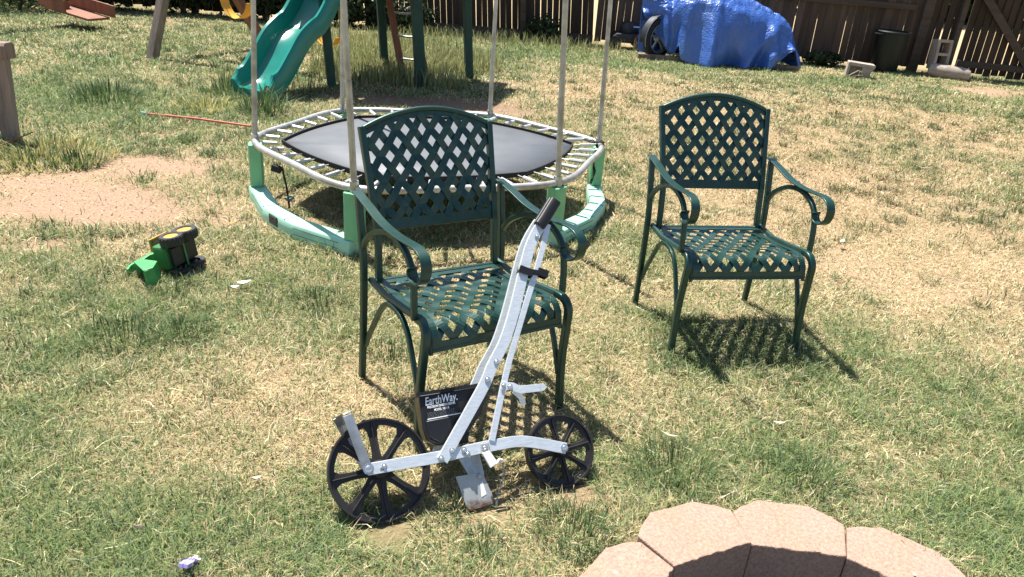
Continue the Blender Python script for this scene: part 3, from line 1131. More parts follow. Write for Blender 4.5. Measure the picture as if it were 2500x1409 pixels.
chair = make_chair('garden_chair', 'green metal lattice garden chair with the silver seeder leaning on it')
chair.location = (-.167, 2.434, 0)
chair.rotation_euler = (0, .02, .589)
chair2 = copy_tree(chair)
chair2['label'] = 'empty green metal lattice garden chair standing alone on dry grass at right'
chair2.location = (.916, 3.155, 0)
chair2.rotation_euler = (0, -.005, .201)

# ------------------------------------------------------------------ trampoline
TZ = .36
HEX = [G(x, y, TZ) for x, y in ((622, 341), (865, 458), (1362, 445), (1462, 350), (1196, 281), (836, 269))]
tc = sum(HEX, Vector()) / 6
tb = Vector((tc.x, tc.y, 0))
tramp = thing('trampoline', 'small trampoline with grey ring, black mat, mint green feet and bare poles', 'trampoline', tb)


def ringpath(sc, z, push=.05, n=8):
    """smooth closed curve through the six corners and lightly bowed side middles"""
    q = lambda p: Vector((tc.x + (p.x - tc.x) * sc, tc.y + (p.y - tc.y) * sc, z))
    K = []
    for i in range(6):
        b, c = q(HEX[i]), q(HEX[(i + 1) % 6])
        o_ = ((b + c) / 2 - Vector((tc.x, tc.y, z))).normalized()
        K += [b, (b + c) / 2 + o_ * push]
    out = []
    N = len(K)
    for i in range(N):
        a, b, c, d = K[i - 1], K[i], K[(i + 1) % N], K[(i + 2) % N]
        for k in range(n):
            t = k / n
            out.append(.5 * ((2 * b) + (c - a) * t + (2 * a - 5 * b + 4 * c - d) * t * t + (3 * b - a - 3 * c + d) * t ** 3))
    return out


obj('ring_frame', MB().tube(ringpath(1.0, TZ - .004), .0195, 10, closed=True), M['gal'], tramp, off=tb, smooth='full')
def resample(P, n):
    P = P + [P[0]]
    L = [0]
    for a, b in zip(P, P[1:]):
        L.append(L[-1] + (b - a).length)
    out, i = [], 0
    for k in range(n):
        d = L[-1] * k / n
        while L[i + 1] < d:
            i += 1
        out.append(P[i].lerp(P[i + 1], (d - L[i]) / (L[i + 1] - L[i])))
    return out


# mat: pointed at the corners, long towards left and right
def matpath(sc, z, n=12):
    K = []
    for p, f in zip(HEX, (1.06, .97, .95, 1.03, .99, .99)):
        K.append(Vector((tc.x + (p.x - tc.x) * sc * f, tc.y + (p.y - tc.y) * sc * f, z)))
    out = []
    for i in range(6):
        b, c = K[i], K[(i + 1) % 6]
        o_ = ((b + c) / 2 - Vector((tc.x, tc.y, z))).normalized()
        for k in range(n):
            t = k / n
            out.append(b.lerp(c, t) + o_ * .05 * 4 * t * (1 - t))
    return out


mp = matpath(.80, TZ - .012)
mb = MB()
k = len(mp)
cen = Vector((tc.x, tc.y, TZ - .022))
mid = [p.lerp(cen, .5) + Vector((0, 0, -.002)) for p in mp]
mb.add(mp + mid + [cen], [(i, (i + 1) % k, k + (i + 1) % k, k + i) for i in range(k)] + [(k + i, k + (i + 1) % k, 2 * k) for i in range(k)])
mo = obj('jumping_mat', mb, M['mesh_mat'], tramp, off=tb, smooth='full')
sm_ = mo.modifiers.new('sol', 'SOLIDIFY')
sm_.thickness = .003
obj('mat_edge', MB().sweep(matpath(.807, TZ - .010), [(-.014, -.004), (.014, -.004), (.014, .004), (-.014, .004)], side=(0, 0, 1), closed=True), M['black_cloth'], mo, off=None, smooth=False)
for v in mo.children[0].data.vertices:
    v.co -= tb
# springs
outer, inner = resample(ringpath(.975, TZ - .004, .05, 30), 400), resample(matpath(.818, TZ - .010, 30), 400)
tot = len(outer)
for i in range(40):
    f = int((i + .35) * tot / 40) % tot
    a, b = outer[f], inner[f]
    d = (b - a)
    e = a + d * (.10 + rng.uniform(-.02, .02))
    b2 = a + d * (.74 + rng.uniform(-.06, .06))
    mb = MB()
    mb.tube([e, b2], .0115, 7)
    mb.tube([a - d * .03 + Vector((0, 0, .012)), a + d * .08 + Vector((0, 0, .006)), e], .003, 5)
    mb.tube([b2, b], .003, 5)
    obj('spring', mb, M['spring'], tramp, off=tb, smooth=True)
# poles
for (b, (px, py), rad) in zip(HEX, ((618.5, 0), (839, 0), (1381, 0), (1491, 0), (1211, 0), (836, 0)), (.0155, .0165, .0165, .0155, .0155, .0155)):
    t_ = AtY(px, py, b.y)
    d = (t_ - b) / (t_.z - b.z)
    top_ = b + d * 1.5
    j = b + d * random.uniform(.50, .62)
    mb = MB()
    a0 = b + d * .02
    mb.tube([a0, a0.lerp(j, .5), j], rad, 10)
    mb.tube([j, j + d * .001], [rad * 1.02, rad * 1.02], 10)
    mb.tube([j + d * .002, j.lerp(top_, .5) + Vector((0, 0, 0)), top_], rad * .9, 10)
    obj('pole', mb, M['gal'], tramp, off=tb, smooth=True)
    cb = MB().tube([b + Vector((0, 0, -.03)), b + d * .035], rad * 1.45, 8)
    obj('pole_clamp', cb, M['steel'], tramp, off=tb, smooth=True)
def resample_open(P, n):
    L = [0]
    for a, b in zip(P, P[1:]):
        L.append(L[-1] + (b - a).length)
    out, i = [], 0
    for k in range(n + 1):
        d = min(L[-1] * k / n, L[-1] - 1e-6)
        while L[i + 1] < d:
            i += 1
        out.append(P[i].lerp(P[i + 1], (d - L[i]) / (L[i + 1] - L[i])))
    return out


# plastic feet: pairs of upright legs joined by a ground bar
for (ia, ib) in ((0, 1), (2, 3), (4, 5)):
    A, B = HEX[ia].copy(), HEX[ib].copy()
    A.z = B.z = 0
    out = ((A + B) / 2 - tb)
    out.z = 0
    out.normalize()
    al = (B - A).normalized()
    sec = [(-.048, -.0), (.048, .0), (.050, .05), (.048, .088), (.041, .096), (-.041, .096), (-.048, .088), (-.05, .05)]
    k1, k2 = A.lerp(B, .36) + out * .105, A.lerp(B, .64) + out * .105
    kp = [A - al * .01, A.lerp(k1, .33), A.lerp(k1, .67) + out * .004, k1 + out * .004, k1.lerp(k2, .5) + out * .006, k2 + out * .004, B.lerp(k2, .67) + out * .004, B.lerp(k2, .33), B + al * .01]
    pts = resample_open(kp, 14)
    mb = MB()
    side = []
    for i, p in enumerate(pts):
        tdir = pts[min(i + 1, 14)] - pts[max(i - 1, 0)]
        side.append(Vector((tdir.y, -tdir.x, 0)).normalized())
    secu = sec if (pts[1] - pts[0]).cross(side[0]).z > 0 else [(a, -b) for a, b in sec]
    mb.sweep([p + Vector((0, 0, -.01)) for p in pts], secu, side=side)
    obj('base_bar', mb, M['mint'], tramp, off=tb, smooth=True, bevel=.006)
    for (i0, i1) in ((1, 5), (9, 13)):
        for zz_ in (.030, .062):
            gb = MB().tube([pts[i] + side[i] * (.0485 if side[i].dot(out) > 0 else -.0485) + Vector((0, 0, zz_)) for i in range(i0, i1 + 1)], .0022, 5)
            obj('groove', gb, M['groove'], tramp, off=tb)
    gb = MB().tube([pts[5] + Vector((0, 0, .0855)) + s_ * side[5] for s_ in (-.046, .046)], .0022, 5)
    obj('groove', gb, M['groove'], tramp, off=tb)
    gb = MB().tube([pts[8] + Vector((0, 0, .0855)) + s_ * side[8] for s_ in (-.046, .046)], .0022, 5)
    obj('groove', gb, M['groove'], tramp, off=tb)
    for (P, dr_) in ((A, 1), (B, -1)):
        lb = MB()
        rad_d = (P - tb)
        rad_d.z = 0
        rad_d.normalize()
        c0 = P - rad_d * .0
        s2 = Vector((-rad_d.y, rad_d.x, 0))
        lsec = [(-.046, -.030), (-.036, -.038), (.036, -.038), (.046, -.030), (.046, .030), (.036, .038), (-.036, .038), (-.046, .030)]
        lb.sweep([c0 + Vector((0, 0, .088)), c0 + Vector((0, 0, .2)), c0 + Vector((0, 0, TZ - .022))], lsec, side=s2)
        obj('foot_leg', lb, M['leaf_plastic'], tramp, off=tb, smooth=True, bevel=.003)
    if ia == 0:
        # label plate with worn grey lettering
        i = 6
        p = pts[i].lerp(pts[i + 1], .6)
        sd = side[i] if side[i].dot(out) > 0 else -side[i]
        tg_ = (pts[i + 1] - pts[i]).normalized()
        o_ = p + sd * .049 + Vector((0, 0, .046))
        pl = MB().prism([(-.045, -.026), (.045, -.026), (.047, -.022), (.047, .022), (.043, .027), (-.043, .027), (-.047, .022), (-.047, -.022)], o_, tg_, Z3, sd, -.004, .003)
        plo = obj('label_plate', pl, M['black_plastic'], tramp, off=tb)
        ink = MB()
        for (a0, b0, w_, h_) in ((0, .020, .078, .0025), (0, -.020, .078, .0025), (-.038, 0, .0025, .042), (.038, 0, .0025, .042),
                                 (-.026, .004, .003, .016), (-.021, .011, .010, .003), (-.021, -.003, .010, .003), (-.016, .004, .003, .010), (-.006, .004, .003, .016), (-.001, -.003, .010, .003),
                                 (.009, .004, .003, .016), (.014, .004, .010, .003), (.019, .008, .003, .008), (.027, .004, .003, .016), (.024, .011, .006, .003), (0, -.012, .055, .003)):
            ink.box(o_ + tg_ * a0 + Z3 * b0 + sd * .0036, (1, 1, 1), Matrix((tg_ * w_, Z3 * h_, sd * .0012)).transposed())
        obj('lettering', ink, M['grey_ink'], plo, off=tb)
# hanging straps
g0 = HEX[0].lerp(HEX[1], .26)
stp = thing('ratchet_strap', 'thin black strap with a small box dangling from the left side of the trampoline ring', 'strap', (g0.x, g0.y, 0))
mb = MB().strip([Vector((0, 0, TZ + .018)), Vector((.018, -.012, TZ - .02)), Vector((.01, -.01, TZ - .09))], (0, 1, 0), .012, .002)
mb.box((-.012, .0, TZ - .105), (.055, .03, .035), Matrix.Rotation(.3, 3, 'Y'))
obj('buckle_box', mb, M['black_cloth'], stp, bevel=.004)
obj('strap', MB().strip([Vector((.02, .0, TZ - .10)), Vector((.042, -.01, .16)), Vector((.05, -.015, .10)), Vector((.055, -.015, .03))], (1, .4, 0), .011, .002), M['black_cloth'], stp)
obj('hook', MB().tube([Vector((.03, -.02, .09)), Vector((.06, -.02, .082)), Vector((.085, -.02, .095)), Vector((.08, -.02, .105)), Vector((.05, -.02, .1))], .006, 6), M['teal'], stp, smooth=True)
g1 = HEX[2].lerp(HEX[3], .93)
mb = MB()
pp = [Vector((.03 * math.sin(i * .9) * .3, 0, TZ + .01 - i * .022)) for i in range(13)]
mb.sweep(pp, [(-.009, -.0012), (.009, -.0012), (.009, .0012), (-.009, .0012)], side=[Vector((math.cos(i * .8), math.sin(i * .8), 0)) for i in range(13)])
mb.tube([Vector((-.03, 0, TZ + .02)), Vector((.0, -.03, TZ + .03)), Vector((.04, 0, TZ + .025)), Vector((.05, .02, TZ - .02))], .006, 5)
for i in range(5):
    a = random.uniform(0, 6.28)
    mb.tube([Vector((0, 0, TZ + .015)), Vector((.03 * math.cos(a), .03 * math.sin(a), TZ + .035)), Vector((.055 * math.cos(a), .055 * math.sin(a), TZ + .02))], .003, 4)
ws = obj('twisted_strap', mb, M['black_cloth'])
ws.location = (g1.x, g1.y, 0)
tag(ws, 'twisted black webbing tied to the right corner of the trampoline ring', 'strap')

# ------------------------------------------------------------------ garden seeder leaning on the nearer chair
SO = Vector((-.316365, 1.726414, 0))
E1 = Vector((.927131, .374738, 0))
E2 = Vector((-.230712, .570799, .788011))
E3 = E1.cross(E2)
seeder = thing('garden_seeder', 'silver and black wheeled garden seeder leaning back on the nearer chair', 'seeder')
smx = Matrix((E1, E2, E3)).transposed().to_4x4()
smx.translation = SO
seeder.matrix_world = smx
camloc = smx.inverted() @ Vector((0, 0, H))


def S(a, b, n=0.0):
    """place a feature seen at (a, b) on the wheel plane onto the layer n in front of or behind it"""
    p = Vector((a, b, 0))
    d = camloc - p
    return p + d * (n / d.z)


def sprism(poly, n, th, mb=None):
    mb = mb or MB()
    f = [S(a, b, n) for a, b in poly]
    g = [p + Vector((0, 0, th)) for p in f]
    k = len(f)
    return mb.add(f + g, [tuple(range(k - 1, -1, -1)), tuple(range(k, 2 * k))] + [(i, (i + 1) % k, k + (i + 1) % k, k + i) for i in range(k)])


def wheel(ca, cb, rad, nsp, par, label=None, rot=0.0, wid=.036):
    c = Vector((ca, cb, 0))
    w = wid / 2
    rim = MB()
    pr = [(rad, -w), (rad, w), (rad - .005, w), (rad - .006, .006), (rad - .020, .005), (rad - .020, -.005), (rad - .006, -.006), (rad - .005, -w)]
    rim.lathe(pr, 56, c, (0, 0, 1), closed=True)
    for i in range(8):
        a = 2 * PI * i / 8 + .2
        d = Vector((math.cos(a), math.sin(a), 0))
        q = Vector((-d.y, d.x, 0))
        rim.box(c + d * (rad + .001), (1, 1, 1), Matrix((d * .005, q * .006, Z3 * wid * .96)).transposed())
    wo = obj('wheel', rim, M['tread'], par, smooth=True)
    sp = MB()
    rh = rad * .20
    for i in range(nsp):
        a = 2 * PI * i / nsp + rot
        d = Vector((math.cos(a), math.sin(a), 0))
        q = Vector((-d.y, d.x, 0))
        ri, ro = rad * .10, rad - .012
        poly = [(ri, -rad * .05), (rh * 1.1, -rad * .10), (rad * .36, -rad * .082), (rad * .55, -rad * .078), (rad * .76, -rad * .10), (ro, -rad * .20), (ro, rad * .20), (rad * .76, rad * .10), (rad * .55, rad * .078), (rad * .36, rad * .082), (rh * 1.1, rad * .10), (ri, rad * .05)]
        sp.prism(poly, c, d, q, Z3, -.0045 - i * .0001, .0045 + i * .0001)
        sp.prism([(rh * .8, -.0022), (ro, -.0018), (ro, .0018), (rh * .8, .0022)], c, d, q, Z3, -.0125, .0125)
    obj('spokes', sp, M['wheel_plastic'], wo, smooth=False, bevel=.0012)
    hb = MB().lathe([(.004, -.035), (rh * .75, -.035), (rh, -.012), (rh, .012), (rh * .75, .035), (.004, .035)], 24, c, (0, 0, 1))
    obj('hub', hb, M['wheel_plastic'], wo, smooth=True)
    return wo


wheel(.006, .142, .149, 8, seeder, rot=R(4))
wheel(.576, .112, .112, 8, seeder, rot=R(7), wid=.030)
NF, NB = .052, -.050            # layers of the front and rear frame bars
FRAME = [(-.026, .148), (.085, .150), (.20, .1515), (.317, .1585), (.40, .161), (.44, .1605), (.474, .155), (.522, .141), (.60, .115)]


def chan(pts, n, w, name, matn, flange=.016, fl_dir=-1, par=None):
    mb = MB()
    P = [S(a, b, n) for a, b in pts]
    k = .0022
    h = w / 2
    # C-channel: web facing the viewer, flanges going back
    prof = [(-h, 0), (h, 0), (h, -flange), (h - k, -flange), (h - k, -k), (-h + k, -k), (-h + k, -flange), (-h, -flange)]
    T = []
    for i in range(len(P)):
        d = (P[min(i + 1, len(P) - 1)] - P[max(i - 1, 0)]).normalized()
        T.append(Z3.cross(d))
    # sweep uses nn = T x s ; s lies in the plane, so nn points along +-Z
    sgn = 1 if (P[1] - P[0]).cross(T[0]).z > 0 else -1
    prof = [(a, b * sgn) for a, b in prof]
    mb.sweep(P, prof, side=T)
    return obj(name, mb, M[matn], par or seeder, bevel=.0012)


chan(smoothpath([(a, b, 0) for a, b in FRAME], 3) and [(p.x, p.y) for p in smoothpath([(a, b, 0) for a, b in FRAME], 3)], NF, .034, 'frame_bar', 'alu')
rb_ = [(p.x, p.y) for p in smoothpath([(a, b, 0) for a, b in FRAME], 3)]
mb = MB()
mb.strip([Vector((a, b, NB)) for a, b in rb_], (0, 1, 0), .033, .016)
obj('frame_bar', mb, M['alu'], seeder, bevel=.0015)
HANDLE = [(.197, .139), (.28, .243), (.362, .347), (.395, .401), (.424, .440), (.452, .480), (.49, .553), (.527, .638), (.56, .717), (.588, .779), (.617, .826), (.655, .872)]
hp_ = [(p.x, p.y) for p in smoothpath([(a, b, 0) for a, b in HANDLE], 4)]
chan(hp_, NF + .006, .0345, 'handle_bar', 'alu', flange=.014)
mb = MB()
hb_ = []
for i, (a, b) in enumerate(hp_):
    q = i / (len(hp_) - 1)
    hb_.append(S(a - .012, b + .004, NF) + Vector((0, 0, -.085 * (1 - q) - .028 * q)))
mb.strip(hb_, (.8, -.6, 0), .030, .012)
obj('handle_bar', mb, M['alu'], seeder, bevel=.0015)
for dn, off_, nm in ((NF + .004, 0, 1), (NF - .036, -.010, 2)):
    gp = MB()
    P = [S(a + off_, b, dn) for a, b in ((.632, .851), (.652, .872), (.682, .908), (.708, .939))]
    gp.sweep(P, [(-.019, -.011), (-.012, -.016), (.012, -.016), (.019, -.011), (.019, .011), (.012, .016), (-.012, .016), (-.019, .011)], side=Vector((.8, -.6, 0)))
    obj('grip', gp, M['black_plastic'], seeder, smooth=True, bevel=.003)
# folded marker rod tied alongside the handle
ROD = [(.360, .174), (.422, .333), (.456, .414), (.505, .515), (.547, .600), (.602, .708), (.640, .790), (.668, .858)]
chan(ROD, NF + .004, .019, 'marker_rod', 'alu', flange=.010)
tb_ = MB()
for (a, b, w_) in ((.560, .700, .046), (.618, .690, .034)):
    c = S(a, b, NF + .006)
    d = Vector((.42, .9, 0)).normalized()
    q = Vector((d.y, -d.x, 0))
    pts = [c - q * w_ / 2 + Z3 * .006, c + q * w_ / 2 + Z3 * .006, c + q * w_ / 2 - Z3 * .020, c - q * w_ / 2 - Z3 * .020]
    tb_.sweep(pts, [(-.012, -.0015), (.012, -.0015), (.012, .0015), (-.012, .0015)], side=d, closed=True)
tb_.bar(S(.568, .700, NF + .004), S(.606, .690, NF + .004), .018, .006, side=(.4, .9, 0))
obj('tie_strap', tb_, M['black_plastic'], seeder)
# hopper
HO = [(.150, .343), (.345, .3475), (.358, .335), (.356, .300), (.340, .262), (.292, .212), (.286, .178), (.186, .186), (.158, .205), (.150, .240)]
hm = MB()
P0 = [S(a, b, .020) for a, b in HO]
P1 = [p + Vector((.004, .004, -.085)) for p in P0]
k = len(HO)
hm.add(P0 + P1, [tuple(range(k - 1, -1, -1)), tuple(range(k, 2 * k))] + [(i, (i + 1) % k, k + (i + 1) % k, k + i) for i in range(k)])
hop = obj('hopper', hm, M['black_plastic'], seeder, bevel=.006, smooth=True)
lip = MB()
lip.sweep([S(.144, .3445, .026), S(.352, .3495, .026), S(.352, .3495, .026) + Vector((.004, .004, -.094)), S(.144, .3445, .026) + Vector((.004, .004, -.094))], [(-.005, -.004), (.005, -.004), (.005, .004), (-.005, .004)], side=Vector((0, 1, 0)), closed=True)
obj('hopper_rim', lip, M['black_plastic'], hop)
pan = sprism([(.162, .262), (.30, .268), (.29, .2), (.262, .186), (.196, .192), (.166, .214)], .0205, .005)
obj('hopper_boss', pan, M['black_plastic'], hop, bevel=.004, smooth=True)


def text(body, a, b, size, ang, shear, off, matn, name, spacing=1.0, layer=.0212, width=None):
    cu = bpy.data.curves.new(name, 'FONT')
    cu.body = body
    cu.size = size
    cu.shear = shear
    cu.offset = off
    cu.space_character = spacing
    cu.extrude = .0002
    o = bpy.data.objects.new(name, cu)
    C.objects.link(o)
    bpy.context.view_layer.update()
    dg = bpy.context.evaluated_depsgraph_get()
    me = bpy.data.meshes.new_from_object(o.evaluated_get(dg))
    bpy.data.objects.remove(o)
    w = max(v.co.x for v in me.vertices) - min(v.co.x for v in me.vertices)
    fx = (width / w) if width else 1
    ca_, sa_ = math.cos(ang), math.sin(ang)
    o_ = S(a, b, layer)
    for v in me.vertices:
        x, y = v.co.x * fx, v.co.y
        v.co = Vector((o_.x + x * ca_ - y * sa_, o_.y + x * sa_ + y * ca_, o_.z + v.co.z))
    me.materials.clear()
    me.materials.append(M[matn])
    t = bpy.data.objects.new(name, me)
    C.objects.link(t)
    t.parent = hop
    return t


ANG = .045
text('EarthWay.', .166, .3085, .034, ANG, .22, .0005, 'white_ink', 'lettering', width=.101)
text('PRECISION GARDEN SEEDER', .172, .2985, .0098, ANG, 0, .0002, 'white_ink', 'lettering', width=.088)
text('MODEL 1001-B', .192, .2885, .0098, ANG, 0, .0002, 'white_ink', 'lettering', width=.047)
ink = MB()
for row in range(4):
    x = .170
    while x < .256:
        w_ = random.uniform(.002, .007)
        p = S(x + w_ / 2, .2845 - row * .0042 + (x - .17) * ANG, .0213)
        ink.box(p, (w_ * .8, .0016, .0006))
        x += w_ + random.uniform(.0008, .003)
obj('fine_print', ink, M['grey_ink'], hop)
ln = MB().bar(S(.168, .2665, .0213), S(.275, .2715, .0213), .003, .001, side=(0, 1, 0))
obj('white_line', ln, M['white_ink'], hop)
# furrow plate and its stem
pl = sprism([(.230, .086), (.308, .0865), (.316, .078), (.343, -.010), (.253, -.020)], .024, .003)
plate = obj('furrow_plate', pl, M['rust'], seeder)
obj('sticker', sprism([(.303, .052), (.311, .060), (.318, .020), (.301, .014)], .0275, .0005), M['paper'], plate)
obj('screw', MB().lathe([(.0085, 0), (.0085, .003), (.006, .006), (.0001, .0065)], 14, S(.304, .076, .027)), M['steel'], plate, smooth=True)
st_ = MB().bar(S(.262, .140, .020), S(.288, .078, .020), .030, .012, side=(1, 0, 0))
st_.bar(S(.298, .145, .010), S(.305, .075, .010), .030, .004, side=(1, 0, 0))
obj('stem', st_, M['steel'], seeder, bevel=.0015)
# wheel scraper bracket arching over the big wheel
sb_ = MB()
F = [S(-.026, .150, NF + .006), S(-.047, .228, NF + .006), S(-.066, .318, NF + .006)]
Bk = [F[2] + Vector((.0, .004, -.012)), F[2] + Vector((-.022, -.004, -.075)), S(-.070, .240, -.06), S(-.03, .150, -.06)]
sb_.sweep(F[:2] + [F[2] + Vector((0, -.006, 0))], [(-.014, -.0015), (.014, -.0015), (.014, .0015), (-.014, .0015)], side=Vector((1, .25, 0)))
sb_.strip([F[2] + Vector((0, .0, .0)), Bk[0], Bk[1]], Vector((1, .25, 0)), .028, .003)
sb_.sweep([Bk[1], Bk[2], Bk[3]], [(-.014, -.0015), (.014, -.0015), (.014, .0015), (-.014, .0015)], side=Vector((1, .25, 0)))
obj('scraper_bracket', sb_, M['steel'], seeder, bevel=.0008)
# kick arm on the rod
kk = MB()
kk.strip([S(.416, .340, NF + .008), S(.455, .330, NF + .012), S(.476, .318, NF + .014), S(.545, .316, NF + .014)], (0, 1, 0), .024, .003)
sprism([(.545, .304), (.556, .305), (.569, .315), (.556, .327), (.545, .328)], NF + .0125, .003, kk)
kk.strip([S(.455, .318, NF - .004), S(.475, .295, NF - .012), S(.480, .268, NF - .02)], (1, .3, 0), .018, .002)
obj('kick_arm', kk, M['alu'], seeder, bevel=.0008)
# white plastic clip and drag chain
wc = MB()
sprism([(.320, .142), (.345, .146), (.364, .108), (.352, .100), (.340, .094)], NF + .010, .010, wc)
wc.tube([S(.352, .103, NF + .016), S(.366, .106, NF + .018), S(.374, .116, NF + .018), S(.382, .113, NF + .016), S(.380, .104, NF + .014)], .0045, 6)
obj('clip', wc, M['white_plastic'], seeder, bevel=.002)
wc = MB()
sprism([(.321, .170), (.348, .171), (.348, .142), (.321, .140)], NF + .0015, .003, wc)
obj('clip_plate', wc, M['rust'], seeder, bevel=.001)
ch = MB()
c0, c1 = S(.381, .104, NF + .01), S(.352, -.012, NF - .02)
for i in range(15):
    t = i / 14
    c = c0.lerp(c1, t) + Vector((.008 * math.sin(t * 5), 0, .006 * math.sin(t * 9)))
    d = (c1 - c0).normalized()
    s_ = Vector((d.y, -d.x, 0)) if i % 2 else Z3
    s_ = (s_ - d * s_.dot(d)).normalized()
    sz = .006 if i < 14 else .012
    lk = [c + d * sz * math.cos(a) + s_ * sz * .5 * math.sin(a) for a in [2 * PI * q / 10 for q in range(10)]]
    ch.tube(lk, .0013 if i < 14 else .0026, 5, closed=True)
obj('drag_chain', ch, M['chain'], seeder, smooth=True)
for (a, b, n_, r_) in ((-.024, .149, NF + .008, .0105), (.022, .150, NF, .0055), (.230, .163, NF + .008, .006), (.194, .145, NF + .008, .006), (.267, .160, NF + .002, .006), (.277, .147, NF + .002, .006), (.333, .157, NF + .005, .006),
                      (.594, .118, NF + .001, .008), (.374, .362, NF + .008, .0065), (.412, .414, NF + .008, .0065), (.445, .331, NF + .012, .0065), (.424, .339, NF + .010, .005), (.618, .818, NF + .008, .005)):
    c = S(a, b, n_)
    mb = MB().lathe([(r_ * 1.5, 0), (r_ * 1.5, .0012), (r_, .0014), (r_ * .95, .004), (r_ * .6, .006), (.0001, .0068)], 14, c)
    obj('bolt', mb, M['bolt'], seeder, smooth=True)
ax = MB().tube([Vector((.006, .142, -.055)), Vector((.006, .142, .052))], .006, 8)
ax.tube([Vector((.576, .112, -.055)), Vector((.576, .112, .052))], .006, 8)
obj('axle', ax, M['steel'], seeder, smooth=True)

# ------------------------------------------------------------------ play tower, slide, swings
LEAN = -.08                     # the tower and swing frame stand a little out of plumb


def lp(x, y, z): return Vector((x + LEAN * z, y, z))


tower_c = Vector((-1.4, 8.5, 0))
tower = thing('play_tower', 'wooden play tower on dark green posts behind the trampoline', 'play tower', tower_c)
POSTS = [(811, 213, .085), (941, 172, .085), (1028, 210, .105), (1146, 192, .085)]
for (px, py, w_) in POSTS:
    g = G(px, py)
    mb = MB().bar(Vector((g.x, g.y, -.05)), lp(g.x, g.y, 2.3), w_, w_, side=(.93, .37, 0))
    obj('post', mb, M['post_green'], tower, off=tower_c, bevel=.006)
dk = MB()
for i in range(8):
    dk.bar(lp(-2.25 + i * .2, 7.9 + i * .035, 1.12), lp(-1.95 + i * .2, 9.15 + i * .02, 1.12), .032, .19)
obj('deck', dk, M['red_wood'], tower, off=tower_c, bevel=.004)
dk = MB().bar(lp(-2.0, 7.85, 1.07), lp(-1.05, 8.2, 1.07), .14, .04)
dk.bar(lp(-1.75, 9.1, 1.07), lp(-.6, 9.05, 1.07), .14, .04)
obj('deck_beam', dk, M['red_wood'], tower, off=tower_c, bevel=.004)
rf = MB()
c4 = [lp(-2.15, 7.75, 2.15), lp(-.85, 8.05, 2.15), lp(-.55, 9.35, 2.15), lp(-1.85, 9.25, 2.15)]
pk = lp(-1.35, 8.6, 2.75)
rf.add(c4 + [pk], [(0, 1, 4), (1, 2, 4), (2, 3, 4), (3, 0, 4)])
ro = obj('roof', rf, M['post_green'], tower, off=tower_c)
ro.modifiers.new('sol', 'SOLIDIFY').thickness = .01
ld = thing('ladder', 'orange brown timber ladder with metal rungs under the play tower', 'ladder', G(1010, 185))
o_ = G(1010, 185)
la, lb_ = G(984, 184), G(1040, 188)
lt = AtY(951, 0, la.y + .12)
dl = (lt - la) / lt.z
rails_ = []
for b_ in (la, lb_):
    mb = MB().bar(b_ + Vector((0, 0, -.03)), b_ + dl * 1.3, .075, .035, side=(1, .3, 0))
    obj('side_rail', mb, M['red_wood'], ld, off=o_, bevel=.004)
for z in (.18, .42, .66, .90):
    mb = MB().tube([la + dl * z, (la + lb_) / 2 + dl * z + Vector((0, 0, -.008)), lb_ + dl * z], .011, 8)
    obj('rung', mb, M['steel'], ld, off=o_, smooth=True)

# slide
SL = [(0, .085), (.07, .095), (.16, .15), (.28, .31), (.38, .45), (.47, .53), (.56, .59), (.66, .72), (.78, .93), (.88, 1.08), (1.0, 1.20), (1.1, 1.24)]
a0, a1 = Vector((-2.52, 7.06, 0)), Vector((-1.90, 8.33, 0))
sd_ = (a1 - a0).normalized()
sperp = Vector((sd_.y, -sd_.x, 0))
path = smoothpath([a0.lerp(a1, s) + Vector((LEAN * z * .6, 0, z)) for s, z in SL], 6)
W = .16
sec = [(-W - .075, -.035), (-W - .085, .12), (-W - .065, .15), (-W - .035, .145), (-W - .015, .10), (-W + .0, .02), (-W + .03, .0), (W - .03, .0), (W, .02), (W + .015, .10), (W + .035, .145), (W + .065, .15), (W + .085, .12), (W + .075, -.035), (W + .045, -.035), (W + .02, -.02), (-W - .02, -.02), (-W - .045, -.035)]
profs = []
np_ = len(path)
for i in range(np_):
    q = i / (np_ - 1)
    s_ = min(1, q / .09)
    wave = 1.0
    ph = .45 + .55 * s_
    profs.append([(a, (b * ph if b > .03 else b)) for a, b in sec])
# orient the profile so that its second axis points up
T0 = (path[1] - path[0]).normalized()
if T0.cross(sperp).z < 0:
    profs = [[(a, -b) for a, b in pr] for pr in profs]
slb = Vector((a0.x, a0.y, 0))
slide = thing('slide', 'wavy green plastic slide running down from the play tower', 'slide', slb)
chute = obj('chute', MB().sweep(path, profs, side=sperp), M['slide'], slide, off=slb, smooth=True)
mb = MB().box(a0 + sd_ * .05 + Vector((0, 0, .03)), (1, 1, 1), Matrix((sperp * .44, sd_ * .10, Z3 * .08)).transposed())
obj('foot', mb, M['slide'], slide, off=slb, bevel=.01)
# swing frame
BZ = 2.35
bm0, bm1 = Vector((-4.15, 9.62, 0)), Vector((-1.55, 8.45, 0))
sw = thing('swing_set', 'timber A frame and beam of a swing set left of the slide', 'swing frame', Vector((-3.8, 9.4, 0)))
swb = Vector((-3.8, 9.4, 0))
mb = MB().bar(bm0 + Z3 * BZ, bm1 + Z3 * BZ, .14, .09)
obj('beam', mb, M['brown_wood'], sw, off=swb, bevel=.005)
ap = Vector((-3.83, 9.47, BZ))
fl, fr_ = G(370, 143), G(655, 118)
tl = AtY(396, 0, fl.y + .10)
dl_ = (tl - fl) / tl.z
mb = MB().bar(fl + Z3 * -.03, fl + dl_ * (BZ + .05), .10, .09, side=(.9, -.4, 0))
obj('frame_leg', mb, M['grey_wood'], sw, off=swb, bevel=.005)
tr_ = AtY(584, 0, fr_.y - .12)
dr2 = (tr_ - fr_) / (tr_.z - fr_.z)
